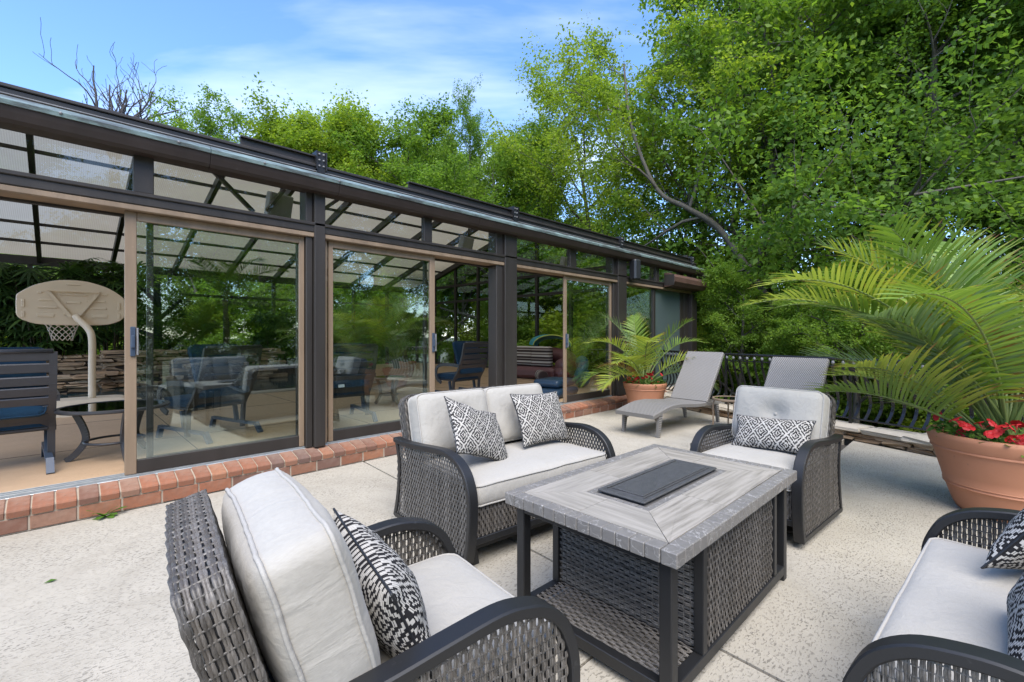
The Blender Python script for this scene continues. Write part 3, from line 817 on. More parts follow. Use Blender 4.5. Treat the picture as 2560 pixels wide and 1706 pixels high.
# floor, pool and planting bed inside
fl = MB().box(XL, XR, 4.757, 10.3, -1.6, FZ).box(6.2, XR, 10.302, YB, -1.6, FZ - 0.003).build('floor', 'floor_in'); tag(fl, kind='structure')
MB().box(XL, 6.2, 10.0, 10.302, FZ + .002, FZ + 0.03).build('coping', 'cap_stone', fl)
for y in (6.4, 8.3): MB().box(XL, XR, y, y + .008, FZ, FZ + .002).build('joint', 'joint', fl)
for x in (-.9, 1.0, 2.9, 4.8, 6.7, 8.6): MB().box(x, x + .008, 4.8, 10.0, FZ, FZ + .0025).build('joint', 'joint', fl)
wt = MB().box(XL, 6.198, 10.303, 16.0, -0.3, 0.10).build('pool_water', 'water'); tag(wt, kind='structure')
bed = MB().prism([(XL, 15.3), (4.6, 15.3), (6.19, 16.0), (6.19, YB), (XL, YB)], 0.101, 0.55).build('planting_bed', 'soil'); tag(bed, kind='structure')
# sill and track
bx('sill', XL, XR, 4.757, 4.95, FZ - .05, FZ + .018, 'sill_metal', b=.003)
for y in (4.785, 4.835, 4.885): bx('track', XL, XR, y, y + .008, FZ + .018, FZ + .034, 'sill_metal', b=.001)
# posts
def post(x0, x1, y0=4.70, y1=4.84, z1=2.96, mat='bronze'): return bx('post', x0, x1, y0, y1, FZ + .018, z1, mat)
post(1.845, 1.955); post(1.775, 1.84, 4.74, 4.92); post(4.53, 4.775); post(4.40, 4.525, 4.74, 4.92); post(7.50, 7.80); post(7.40, 7.495, 4.75, 4.92)
post(10.72, 11.0); post(10.3, 10.5, 4.80, 4.9); post(-1.15, -1.04); post(-3.4, -3.28)
# header, door head rails
bx('header', XL, XR, 4.715, 4.835, 2.40, 2.502, 'bronze'); bx('header_lip', XL, XR, 4.700, 4.7145, 2.468, 2.50, 'bronze'); bx('head_rail', XL, XR, 4.72, 4.93, 2.352, 2.398, 'bronze_light'); bx('head_rail', XL, XR, 4.931, 4.96, 2.33, 2.43, 'bronze')
# transom stiles and glazing
tr_x = [-2.4, -0.9, 0.42, 0.50, 3.20, 6.10, 9.05]
for x, w_ in ((-2.4, .12), (-.98, .12), (0.425, .13), (3.18, .12), (6.07, .17), (9.02, .14)): bx('transom_stile', x, x + w_, 4.73, 4.80, 2.5025, 2.96, 'bronze')
tcut = [XL, -2.4, -.98, 0.425, 1.845, 3.18, 4.53, 6.07, 7.5, 9.02, 10.72]; tend = [-2.4, -.98, .425, 1.845, 3.18, 4.53, 6.07, 7.5, 9.02, 10.72]
st_w = {-2.4: .12, -.98: .12, .425: .13, 3.18: .12, 6.07: .17, 9.02: .14, 1.845: .11, 4.53: .245, 7.5: .30}
for a, b in zip(tcut[:-1], tend): bx('transom_pane', a + st_w.get(a, 0), b, 4.762, 4.768, 2.5025, 2.955, 'glass_clear', b=.001)
# gutter with copper lip
def profX(name, pr, x0, x1, mat):
    k = len(pr); m = MB(); m.add([(x0, y, z) for y, z in pr] + [(x1, y, z) for y, z in pr], [tuple(range(k)), tuple(reversed(range(k, 2 * k)))] + [(i, k + i, k + (i + 1) % k, (i + 1) % k) for i in range(k)])
    return m.build(name, mat, PH)
GX = 11.12
cuts = [XL, -1.0, .92, 2.05, 3.95, 6.4, 8.9, GX]
for a, b in zip(cuts, cuts[1:]):
    profX('gutter', [(4.70, 2.795), (4.625, 2.798), (4.60, 2.82), (4.585, 2.865), (4.575, 2.905), (4.70, 2.905)], a + .002, b - .002, 'fascia')
    profX('copper_lip', [(4.565, 2.9055), (4.56, 2.935), (4.60, 2.972), (4.72, 2.985), (4.72, 2.9055)], a + .0025, b - .0015, 'copper')
bx('eave_beam', XL, XR, 4.701, 4.80, 2.80, 2.9, 'fascia'); profX('drip_edge', [(4.7205, 2.93), (4.7205, 2.998), (4.76, 3.004), (4.76, 2.93)], XL, GX - .02, 'bronze')
bx('roof_curb', XL, GX - .04, 4.762, 4.80, 2.96, 3.085, 'dark_metal'); bx('curb_cap', XL, GX - .03, 4.75, 4.85, 3.0855, 3.115, 'bronze')
bx('curb_rib', XL, GX - .05, 4.748, 4.7615, 3.012, 3.022, 'steel_grey', b=.002); bx('curb_rib', XL, GX - .05, 4.748, 4.7615, 3.035, 3.045, 'steel_grey', b=.002)
rng = random.Random(3)
rv = MB().lathe([(0, .012), (.008, .009), (.011, 0)], 8).mesh('rivet'); rv.materials.append(M['steel_grey'])
x = -.6
while x < 10.8: inst('rivet', rv, PH, (x, 4.561, 2.93), (R(90), 0, 0)); x += rng.uniform(.55, .8)
# track beams of the sliding roof, with bolted end brackets
for a, b in ((-1.2, -.6), (1.2, 1.90), (3.0, 4.75), (4.83, 7.64), (7.73, 10.80)):
    bm2 = MB().box(a, b, 4.77, 4.84, 3.116, 3.128).box(a, b, 4.80, 4.81, 3.1285, 3.195).box(a, b, 4.77, 4.84, 3.1955, 3.21)
    bm2.build('roof_track', 'bronze', PH)
for x in (1.93, 4.79, 7.69, 10.86):
    br = MB().box(x - .055, x - .043, 4.73, 4.85, 3.06, 3.25).box(x + .043, x + .055, 4.73, 4.85, 3.06, 3.25).box(x - .042, x + .042, 4.745, 4.757, 3.03, 3.25).build('bracket', 'dark_metal', PH)
    for dz in (3.10, 3.16, 3.22):
        for dx in (-.022, .022): inst('bolt', rv, br, (x + dx, 4.7445, dz), (R(90), 0, 0), (1.1, 1.1, 1.3))
# roof: rafters, purlins and fluted sheets
roof = thing('roof', 'x', 'x'); del roof['label'], roof['category']; roof.parent = PH
def slope_pt(side, t):
    a, b = (EAVE, RIDGE) if side == 0 else (BEAVE, RIDGE)
    return a[0] + (b[0] - a[0]) * t, a[1] + (b[1] - a[1]) * t
for side, sp, npur in ((0, 0.70, 6), (1, 1.4, 6)):
    xs = np.arange(XL + .2, XR, sp) + (0.03 if side == 0 else 0.05)
    (ya, za), (yb, zb) = slope_pt(side, 0), slope_pt(side, 1)
    big = side == 1
    for k, x in enumerate(xs):
        w_ = .085 if big else (.075 if k % 2 else .05); hh = .17 if big else (.15 if k % 2 else .07)
        MB().bar((x, ya, za - hh / 2 - .012), (x, yb, zb - hh / 2 - .012), w_, hh).build('rafter', 'bronze', roof)
    for k in range(npur + 1):
        y, z = slope_pt(side, k / npur); MB().box(XL, XR, y - .025, y + .025, z - .075, z - .013).build('purlin', 'bronze', roof)
        if k < npur:
            y2, z2 = slope_pt(side, (k + 1) / npur)
            step = 1.4
            X0 = XL + .25
            while X0 < XR - .1:
                X1 = min(X0 + step, XR)
                me = MB().add([(X0 + .006, y, z), (X1 - .006, y, z), (X1 - .006, y2, z2), (X0 + .006, y2, z2)], [(0, 1, 2, 3)])
                me.build('roof_panel', 'polycarb', roof); X0 = X1
MB().box(XL, XR, 10.72, 10.88, 4.7, 4.92).build('ridge_beam', 'bronze', roof)
MB().box(XL, XR, 12.1, 12.2, 4.18, 4.3).box(XL, XR, 12.25, 12.32, 4.15, 4.22).build('purlin', 'bronze', roof)
for x0, y0, z0, x1, z1 in ((.98, 5.1, 2.98, 1.42, 2.62), (2.0, 5.3, 2.66, 2.45, 3.04), (1.55, 5.2, 2.66, 1.75, 2.95)): MB().bar((x0, y0, z0), (x1, y0 + .1, z1), .035, .035).build('brace', 'bronze', roof)
# back wall: low sill, posts, glass
bx('back_beam', XL, XR, 16.84, 16.98, 3.15, 3.36, 'bronze'); bx('back_rail', XL, XR, 16.86, 16.96, 2.55, 2.63, 'bronze')
xs = np.arange(XL, XR + .1, 1.44)
for x in xs: bx('back_post', x - .05, x + .05, 16.85, 16.97, FZ, 3.15, 'bronze')
for a, b in zip(xs, xs[1:]): bx('back_pane', a + .05, b - .05, 16.90, 16.906, .3, 3.15, 'glass_clear', b=.001)
# gable end walls
def roof_z(y): return EAVE[1] + (RIDGE[1] - EAVE[1]) * (y - EAVE[0]) / (RIDGE[0] - EAVE[0]) if y < RIDGE[0] else BEAVE[1] + (RIDGE[1] - BEAVE[1]) * (BEAVE[0] - y) / (BEAVE[0] - RIDGE[0])
ysp = [4.9, 5.85, 7.15, 8.5, 9.87, 11.3, 12.78, 14.12, 15.5, 16.85]
for X in (XR - .06,):
    for y in ysp[1:-1]: bx('end_post', X - .05, X + .05, y - .05, y + .05, FZ, roof_z(y) - .1, 'bronze')
    for z in (2.66, 3.27): bx('end_rail', X - .045, X + .045, 4.9, 16.85, z - .045, z + .045, 'bronze')
    bx('end_sill', X - .045, X + .045, 4.9, 16.85, FZ, FZ + .06, 'bronze')
    for a, b in zip(ysp, ysp[1:]):
        for z0, z1, mt in ((FZ + .06, 2.615, 'glass_clear'), (2.705, 3.225, 'glass_teal')):
            bx('end_pane', X, X + .006, a + .05, b - .05, z0, z1, mt, b=.001)
        za, zb = roof_z(a + .05) - .05, roof_z(b - .05) - .05
        if min(za, zb) > 3.36: MB().add([(X, a + .05, 3.316), (X, b - .05, 3.316), (X, b - .05, zb), (X, a + .05, za)], [(0, 1, 2, 3)]).build('end_pane', 'glass_teal', PH)
    MB().bar((X, EAVE[0] + .1, EAVE[1] - .08), (X, RIDGE[0], RIDGE[1] - .08), .12, .16).bar((X, RIDGE[0], RIDGE[1] - .08), (X, BEAVE[0], BEAVE[1] - .08), .119, .159).build('gable_rafter', 'bronze', PH)
# sliding doors
def door(x0, x1, y, handle_x, hz=1.18, sw=(.075, .05), mat='bronze_light', top=2.352, bot_mat='bronze', gl='glass_door'):
    f = MB(); z0 = FZ + .036
    f.bevbox(x0, x0 + sw[0], y - .02, y + .02, z0, top, .004).bevbox(x1 - sw[1], x1, y - .02, y + .02, z0, top, .004).bevbox(x0 + sw[0] + .0005, x1 - sw[1] - .0005, y - .018, y + .018, top - .07, top - .001, .004)
    o = f.build('sliding_door', mat, PH)
    MB().bevbox(x0 + sw[0] + .0005, x1 - sw[1] - .0005, y - .019, y + .019, z0 + .001, z0 + .11, .004).build('bottom_rail', bot_mat, o)
    MB().box(x0 + sw[0], x1 - sw[1], y - .003, y + .003, z0 + .111, top - .071).build('pane', gl, o)
    if handle_x is not None:
        h_ = MB().bevbox(handle_x - .017, handle_x + .017, y - .035, y - .0205, hz - .12, hz + .12, .004).bevbox(handle_x - .012, handle_x + .012, y - .055, y - .0355, hz - .05, hz + .05, .004); h_.build('handle', 'slat_blue', o)
        MB().bevbox(handle_x + .022, handle_x + .034, y - .05, y - .0205, hz - .11, hz + .11, .003).build('pull', 'steel_grey', o)
    return o
door(0.375, 1.772, 4.80, 0.425, 1.30); door(2.02, 3.375, 4.80, 3.345, 1.26, (.05, .075)); door(5.985, 7.39, 4.80, 6.02, 1.26, (.06, .05))
door(0.52, 1.765, 4.86, None, 1.2, (.045, .045), 'bronze', gl='glass_clear'); door(2.05, 3.30, 4.86, None, 1.2, (.045, .045), 'bronze', gl='glass_clear')
bx('jamb', 1.975, 2.0, 4.77, 4.92, FZ + .036, 2.35, 'bronze_light', b=.003)
bx('mullion', 9.0, 9.09, 4.78, 4.86, FZ + .02, 2.35, 'bronze')
bx('fixed_pane', 7.80, 9.0, 4.81, 4.816, FZ + .02, 2.35, 'glass_door', b=.001); bx('fixed_pane', 9.09, 10.3, 4.81, 4.816, FZ + .02, 2.35, 'glass_frost', b=.001)
bx('bottom_plate', 7.8, 10.72, 4.79, 4.85, FZ + .018, FZ + .06, 'bronze')
bx('end_skirt', 10.5, 10.72, 4.79, 4.9, FZ + .018, 2.35, 'bronze')
# outside speaker and the sloped box under the eave
sp = MB(); sp.bevbox(-.085, .085, -.09, .09, -.20, .20, .03)
spk = sp.build('speaker', 'black_plastic', None, True, 40); spk.location = (7.93, 4.60, 2.62); spk.rotation_euler = (0, 0, R(-14))
tag(spk, 'black outdoor loudspeaker mounted on the pool house post under the gutter', 'speaker')
MB().box(-.012, .012, .085, .13, -.05, .05).build('wall_bracket', 'black_plastic', spk)
aw = MB(); pr = [(4.69, 2.40), (4.50, 2.42), (4.44, 2.50), (4.44, 2.60), (4.60, 2.70), (4.69, 2.70)]; k = len(pr)
aw.add([(9.30, y, z) for y, z in pr] + [(10.95, y, z) for y, z in pr], [tuple(range(k)), tuple(reversed(range(k, 2 * k)))] + [(i, k + i, k + (i + 1) % k, (i + 1) % k) for i in range(k)])
awn = aw.build('awning_box', 'rust_panel'); tag(awn, 'rust brown sloped awning box under the gutter at the far corner', 'awning box')
MB().box(9.295, 9.3, 4.46, 4.685, 2.43, 2.66).build('end_plate', 'bronze', awn)
# heaters hanging inside behind the transoms
for x, y, lab in ((1.72, 5.35, 'grey heater box hanging behind the transom by the first post'), (4.55, 5.6, 'grey heater box hanging behind the transom by the second post'), (7.15, 5.7, 'brown heater box hanging behind the transom by the third post')):
    hb = MB().bevbox(-.13, .13, -.05, .05, -.2, .08, .012).build('heater_box', 'steel_grey'); hb.location = (x, y, 2.82); hb.rotation_euler = (R(14), 0, R(12))
    tag(hb, lab, 'heater', 'heaters behind the transoms'); MB().box(-.01, .01, -.01, .01, .1, .3).build('hanger', 'bronze', hb)

# ================================================================== seating group
ARM = [(0.0, .045), (-.02, .12), (-.034, .20), (-.045, .32), (-.043, .42), (-.02, .495), (.02, .56), (.09, .612), (.175, .638), (.27, .648), (.42, .637), (.58, .622), (.72, .612), (.83, .607), (.935, .612)]
def make_seat(name, W, D, nback, gl, label, cat, group, seed):
    """wicker lounge seat: y runs from the front (0) to the back, x across"""
    root = thing(name, label, cat, (0, 0, 0), 0, group)
    path = [Vector((0, y * D, z)) for y, z in ARM]; path = catmull(path, 4)
    TH, BW = 0.034, 0.062
    outer, inner = [], []
    for i, p in enumerate(path):
        t = (path[min(i + 1, len(path) - 1)] - path[max(i - 1, 0)]).normalized(); nr = Vector((0, t.z, -t.y))   # towards the inside of the loop
        outer.append(p); inner.append(p + nr * TH)
    rear = catmull([(0, .905 * D, .585), (0, .862 * D, .45), (0, .868 * D, .30), (0, .90 * D, .145), (0, .934 * D, .045)], 4)
    for sg in (-1, 1):
        x0, x1 = sg * W / 2, sg * (W / 2 - BW)
        a = MB(); n = len(path); e = 0.005 * sg
        for o_, i_ in zip(outer, inner):
            nn = (i_ - o_).normalized() * 0.005
            for xx, q in ((x0, o_ + nn), (x0 - e, o_), (x1 + e, o_), (x1, o_ + nn), (x1, i_ - nn), (x1 + e, i_), (x0 - e, i_), (x0, i_ - nn)): a.v.append((xx, q.y, q.z))
        for k in range(n - 1):
            for j in range(8):
                q = (k * 8 + j, k * 8 + (j + 1) % 8, k * 8 + 8 + (j + 1) % 8, k * 8 + 8 + j); a.f.append(q if sg > 0 else q[::-1])
        a.f.append(tuple(range(8))); a.f.append(tuple(range((n - 1) * 8, n * 8)))
        a.build('arm', 'dark_metal', root, True, 40)
        fr = MB(); xm = sg * (W / 2 - .022)
        for p, q in zip(rear, rear[1:]): fr.bar(p + Vector((xm, 0, 0)), q + Vector((xm, 0, 0)), .034, .03, (1, 0, 0))
        fr.bar((xm, .005, .06), (xm, .93 * D, .06), .034, .03)
        fr.build('side_frame', 'dark_metal', root)
        poly = [(p.y, p.z) for p in inner] + [(p.y - .012, p.z) for p in rear] + [(.93 * D, .075), (.01, .075)]
        def span(y, poly=poly):
            zs = []
            for (ya, za), (yb, zb) in zip(poly, poly[1:] + poly[:1]):
                if (ya - y) * (yb - y) < 0: zs.append(za + (zb - za) * (y - ya) / (yb - ya))
            return (min(zs), max(zs)) if len(zs) >= 2 else (0, 0)
        ys = np.arange(-.012, .91 * D, .0145); xw = sg * (W / 2 - .018)
        cache = {round(float(y), 5): span(float(y)) for y in ys}
        us = [float(-y if sg < 0 else y) for y in ys]
        weave_obj('side_weave', plane_map((xw, 0, 0), (0, 1.0 * sg, 0), (0, 0, 1)), us, lambda u, s=sg: cache[round(u * s, 5)][0], lambda u, s=sg: cache[round(u * s, 5)][1], .026, .0142, root)
    # back slab
    B0 = np.array((0, .74 * D, .30)); et = np.array((0, .2726, .962)); en = np.array((0, .962, -.2726)); H, T = .635, .066; hw = W / 2 - .058
    cr = .07; pts = [(-hw, 0)] + [(-hw, H - cr)] + [(-hw + cr - cr * math.cos(a), H - cr + cr * math.sin(a)) for a in np.linspace(.2, PI / 2, 5)] + [(0, H + .012)] + [(hw - cr + cr * math.sin(a), H - cr + cr * math.cos(a)) for a in np.linspace(0, PI / 2 - .2, 5)] + [(hw, H - cr), (hw, 0)]
    pa = np.array(pts); sl = np.concatenate([[0], np.cumsum(np.linalg.norm(np.diff(pa, axis=0), axis=1))])
    def PE(u, v):
        x = np.interp(v, sl, pa[:, 0]); t = np.interp(v, sl, pa[:, 1]); x2 = np.interp(v + .012, sl, pa[:, 0]); t2 = np.interp(v + .012, sl, pa[:, 1]); x3 = np.interp(v - .012, sl, pa[:, 0]); t3 = np.interp(v - .012, sl, pa[:, 1])
        dx, dt = x2 - x3, t2 - t3; L = np.hypot(dx, dt) + 1e-9; nx, n2 = -dt / L, dx / L
        pos = B0 + np.stack([x, 0 * x, 0 * x], 1) + t[:, None] * et + u[:, None] * en
        return pos, np.stack([nx, 0 * x, 0 * x], 1) + n2[:, None] * et, np.broadcast_to(en, (len(u), 3))
    weave_obj('back_edge_weave', PE, [-.004 + .0158 * k for k in range(6)], lambda u: .28, lambda u: sl[-1] - .28, .03, .0154, root, amp=.003)
    n = int(2 * hw / .0152); us = [-hw + .006 + (2 * hw - .012) * (k + .5) / n for k in range(n)]
    zt = lambda u: H - .004 - max(0, abs(u) - (hw - cr)) ** 2 / cr * .9
    Pr = lambda u, v: (B0 + np.stack([u, 0 * u, 0 * u], 1) + v[:, None] * et + en * (T + .004), np.broadcast_to(en, (len(u), 3)), np.broadcast_to(np.array((1., 0, 0)), (len(u), 3)))
    weave_obj('back_weave', Pr, us, lambda u: -.02, zt, .03, .015, root)
    Pf = lambda u, v: (B0 + np.stack([u, 0 * u, 0 * u], 1) + v[:, None] * et - en * .006, np.broadcast_to(-en, (len(u), 3)), np.broadcast_to(np.array((1., 0, 0)), (len(u), 3)))
    weave_obj('back_front_weave', Pf, us, lambda u: .30, zt, .03, .015, root, rods=False)
    cb = MB(); cp = [(x * .975, t - .012) for x, t in pts]
    f0 = [tuple(B0 + np.array((x, 0, 0)) + t * et + en * .004) for x, t in cp]; f1 = [tuple(B0 + np.array((x, 0, 0)) + t * et + en * (T - .006)) for x, t in cp]; k = len(cp)
    cb.add(f0 + f1, [tuple(range(k)), tuple(reversed(range(k, 2 * k)))] + [(i, k + i, k + (i + 1) % k, (i + 1) % k) for i in range(k)]); cb.build('back_core', 'black_plastic', root)
    # front apron, rails, deck
    MB().bar((-W / 2 + BW, .012, .155), (W / 2 - BW, .012, .155), .03, .04, b=.003).build('front_rail', 'dark_metal', root)
    rect_weave('apron_weave', (-W / 2 + BW, .008, .177), (1, 0, 0), (0, 0, 1), W - 2 * BW, .18, root)
    MB().box(-W / 2 + .04, W / 2 - .04, .03, .80 * D, .335, .355).build('seat_deck', 'black_plastic', root)
    MB().box(-W / 2 + .05, W / 2 - .05, .03, .05, .18, .33).build('apron_lining', 'black_plastic', root)
    for sg in (-1, 1): MB().box(sg * (W / 2 - .036) - .002, sg * (W / 2 - .036) + .002, .03, .84 * D, .09, .46).build('side_gap_shade', 'black_plastic', root)  # added black sheets stand in for the shade in the arm weave's gaps
    if gl:
        g = MB()
        for y in (.075, .80 * D):
            g.bar((-W / 2 + .10, y, .105), (W / 2 - .10, y, .105), .045, .04)
            for sx in (-1, 1): g.add([(sx * (W / 2 - .10) + a, y + b, c) for a, b, c in ((-.022, -.022, .085), (.022, -.022, .085), (.022, .022, .085), (-.022, .022, .085), (-.03, -.03, 0), (.03, -.03, 0), (.03, .03, 0), (-.03, .03, 0))], [(0, 1, 2, 3), (4, 7, 6, 5), (0, 4, 5, 1), (1, 5, 6, 2), (2, 6, 7, 3), (3, 7, 4, 0)])
        for sx in (-1, 1): g.bar((sx * (W / 2 - .12), .08, .10), (sx * (W / 2 - .12), .79 * D, .10), .03, .03).bar((sx * (W / 2 - .12), .2, .12), (sx * (W / 2 - .12), .24, .34), .03, .012).bar((sx * (W / 2 - .12), .6, .12), (sx * (W / 2 - .12), .64, .34), .03, .012)
        g.build('glider_base', 'dark_metal', root)
    else:
        sb = MB().lathe([(.0, .0), (.26, .0), (.285, .012), (.285, .028), (.26, .05), (.06, .085), (.05, .12), (.05, .33), (0, .33)], 36).build('swivel_base', 'dark_metal', root, True, 40); sb.location = (0, .42 * D, 0)
    # cushions
    cw = W - .135
    make_cushion('seat_cushion', root, cw, .70 * D, .115, (0, .35 * D - .008, .36 + .0575), (0, 0, 0), seed=seed, puff=.03, edge=.012, wrinkle=.004, pipe='piping')
    bw = cw / nback - .004; hb = .42
    for k in range(nback):
        x = -cw / 2 + cw / nback * (k + .5)
        make_cushion('back_cushion', root, bw, hb, .135, (x, .74 * D - .014, .715), (R(90 - 15.5), 0, R(1.2 * (k - .5) if nback > 1 else 0)), dimples=((0, .015, .055, .05),), seed=seed + 3 + k * 5, puff=.045, edge=.016, wrinkle=.007, button=True)
    return root
GRP_L = 'wicker loveseats round the fire table'; GRP_A = 'wicker armchairs round the fire table'
LS1 = make_seat('wicker_loveseat', 1.32, 1.0, 2, True, 'grey wicker glider loveseat with pale cushions beside the pool house doors', 'loveseat', GRP_L, 1)
LS1.location = (2.291, 1.961, 0); LS1.rotation_euler = (0, 0, R(-5.3))
CHR = make_seat('wicker_armchair', 0.75, 0.89, 1, False, 'grey wicker swivel armchair at the far end of the fire table', 'armchair', GRP_A, 20)
CHR.location = (3.325, 1.107, 0); CHR.rotation_euler = (0, 0, R(-94.4))
LS2 = copy_tree(LS1); LS2['label'] = 'grey wicker loveseat cut off by the right edge, facing the fire table'
LS2.location = (2.10, .155, 0); LS2.rotation_euler = (0, 0, R(176))
CHF = copy_tree(CHR); CHF['label'] = 'grey wicker armchair in the foreground seen from behind its back'
CHF.location = (1.078, 1.17, 0); CHF.rotation_euler = (0, 0, R(82.6))

def on_seat(seat, x, y, z, lean, yaw=0.0, roll=0.0):
    """pillow matrix: local y up the pillow, local z out of its face, in the seat's frame"""
    S = Matrix.Translation(seat.location) @ Matrix.Rotation(seat.rotation_euler.z, 4, 'Z')
    return S @ Matrix.Translation((x, y, z)) @ Matrix.Rotation(yaw, 4, 'Z') @ Matrix.Rotation(R(90) - lean, 4, 'X') @ Matrix.Rotation(roll, 4, 'Z')
GP = 'black and white diamond throw pillows'
make_pillow('square diamond pattern pillow upright at the right end of the loveseat by the doors', .51, .41, .15, on_seat(LS1, .36, .46, .705, R(24), R(2), R(-2)), 1, GP)
make_pillow('square diamond pattern pillow tipped against the left arm of the loveseat by the doors', .53, .41, .15, on_seat(LS1, -.31, .37, .70, R(34), R(24), R(-24)), 7, GP, chop=.03)
make_pillow('oblong diamond pattern lumbar pillow on the armchair at the far end of the table', .54, .255, .14, on_seat(CHR, .03, .43, .62, R(30), 0, R(3)), 12, GP)
make_pillow('oblong diamond pattern pillow on the foreground armchair beyond its back cushion', .52, .31, .17, on_seat(CHF, -.04, .43, .635, R(24), R(-4), R(4)), 21, GP)
make_pillow('diamond pattern pillow by the far arm of the loveseat cut off at the right edge', .44, .42, .15, on_seat(LS2, -.37, .34, .69, R(30), R(-22), R(12)), 33, GP)
make_pillow('diamond pattern pillow by the near arm of the loveseat cut off at the right edge', .44, .42, .15, on_seat(LS2, .26, .36, .69, R(30), R(6), R(-8)), 40, GP)
# folded care tag on the cut-off loveseat
# ------------------------------------------------------------------ fire table
FT = thing('fire_table', 'grey tile topped fire table with wicker base between the wicker seats', 'table', (2.2135, 1.13, 0), R(-1.1))
TL, TW, TZ = 1.41, .868, .60
hx, hy_ = TL / 2, TW / 2
top = MB().box(-hx + .01, hx - .01, -hy_ + .01, hy_ - .01, .545, TZ - .006).build('tabletop', 'grout', FT)
ed = .062; tn = []
rng = random.Random(8)
def tile(x0, x1, y0, y1, z0, z1, mat, name='tile', b=.0035):
    cx_, cy_, cz_ = (x0 + x1) / 2, (y0 + y1) / 2, (z0 + z1) / 2
    me = MB().bevbox(x0 - cx_, x1 - cx_, y0 - cy_, y1 - cy_, z0 - cz_, z1 - cz_, b).mesh(name); me.materials.append(M[mat])
    return inst(name, me, top, (cx_, cy_, cz_ + rng.uniform(-.0008, .0008)))
def edge_row(n, a, b, horiz, sgn):
    s_ = (b - a) / n
    for k in range(n):
        u0, u1 = a + k * s_ + .0008, a + (k + 1) * s_ - .0008
        if horiz: y0, y1 = (sgn * hy_, sgn * (hy_ - ed)); tile(u0, u1, min(y0, y1), max(y0, y1), .546, TZ, 'slate_tile')
        else: x0, x1 = (sgn * hx, sgn * (hx - ed)); tile(min(x0, x1), max(x0, x1), u0, u1, .546, TZ, 'slate_tile')
for sg in (-1, 1): edge_row(23, -hx, hx, True, sg); edge_row(12, -hy_ + ed + .0015, hy_ - ed - .0015, False, sg)
# mitred planks
ix, iy = hx - ed - .002, hy_ - ed - .002
jx_, jy_ = .42, .165
def plank(poly, along):
    m = MB(); m.prism(poly, TZ - .008, TZ - .001)
    m.uv = [((x, y) if along == 'x' else (y, x)) for x, y, z in m.v]
    o = m.build('plank_tile', 'plank_tile', top); return o
gp = .0012
for sg in (-1, 1):
    def ylim(x, inner): pass
    # long side, split across
    for x0, x1 in ((-ix, -.12), (-.12, ix)):
        def edge_y(x):  # inner boundary follows the mitre then the burner surround
            ax = abs(x); return (jy_ if ax < jx_ else jy_ + (ax - jx_) * (iy - jy_) / (ix - jx_))
        xs_ = sorted({x0, x1} | {q for q in (-jx_, jx_) if x0 < q < x1})
        po = [(max(-ix + gp * 2, x0 + gp), sg * iy), (min(ix - gp * 2, x1 - gp), sg * iy)] + [((min(max(x, x0 + gp), x1 - gp)), sg * (edge_y(x) + gp)) for x in reversed(xs_)]
        plank(po if sg > 0 else po[::-1], 'x')
    for y0, y1 in ((-iy, .04), (.04, iy)):
        def edge_x(y):
            ay = abs(y); return (jx_ if ay < jy_ else jx_ + (ay - jy_) * (ix - jx_) / (iy - jy_))
        ys_ = sorted({y0, y1} | {q for q in (-jy_, jy_) if y0 < q < y1})
        po = [(sg * ix, max(-iy + gp * 2, y0 + gp)), (sg * ix, min(iy - gp * 2, y1 - gp))] + [(sg * (edge_x(y) + gp), min(max(y, y0 + gp), y1 - gp)) for y in reversed(ys_)]
        plank(po[::-1] if sg > 0 else po, 'x' if False else 'y')
# mosaic surround of the burner
for sg in (-1, 1):
    for k in range(24): a = -jx_ + k * (2 * jx_ / 24); tile(a + .001, a + 2 * jx_ / 24 - .001, min(sg * jy_, sg * (jy_ - .032)), max(sg * jy_, sg * (jy_ - .032)), TZ - .01, TZ - .0015, 'slate_tile', 'mosaic_tile', .001)
    for k in range(8): a = -jy_ + .033 + k * ((2 * jy_ - .066) / 8); tile(min(sg * jx_, sg * (jx_ - .034)), max(sg * jx_, sg * (jx_ - .034)), a + .001, a + (2 * jy_ - .066) / 8 - .001, TZ - .01, TZ - .0015, 'slate_tile', 'mosaic_tile', .001)
lid = MB().bevbox(-.385, .385, -.125, .125, TZ + .006, TZ + .016, .003).bevbox(-.33, .33, -.085, .085, TZ + .0165, TZ + .021, .003)
for sg in (-1, 1): lid.bevbox(-.345, .345, sg * .097 - .004, sg * .097 + .004, TZ + .0165, TZ + .022, .002)
lid.build('burner_lid', 'cast_lid', FT)
MB().box(-.37, .37, -.11, .11, TZ - .02, TZ + .0055).build('burner_tray', 'black_plastic', FT)
lx, ly = hx - .04, hy_ - .04
for sx in (-1, 1):
    for sy in (-1, 1):
        MB().bevbox(min(sx * lx, sx * (lx - .05)), max(sx * lx, sx * (lx - .05)), min(sy * ly, sy * (ly - .05)), max(sy * ly, sy * (ly - .05)), 0, .5445, .004).build('leg', 'dark_metal', FT)
bx0, bx1 = -.385, .475
fr = MB()
for sy in (-1, 1):
    fr.bevbox(-lx + .05, lx - .05, min(sy * ly, sy * (ly - .045)), max(sy * ly, sy * (ly - .045)), .035, .085, .003)
    fr.bevbox(-lx + .05, lx - .05, min(sy * ly, sy * (ly - .03)), max(sy * ly, sy * (ly - .03)), .51, .5443, .003)
for sx in (-1, 1):
    fr.bevbox(min(sx * lx, sx * (lx - .045)), max(sx * lx, sx * (lx - .045)), -ly + .05, ly - .05, .036, .086, .003)
    fr.bevbox(min(sx * lx, sx * (lx - .03)), max(sx * lx, sx * (lx - .03)), -ly + .05, ly - .05, .511, .5443, .003)
fr.build('frame', 'dark_metal', FT)
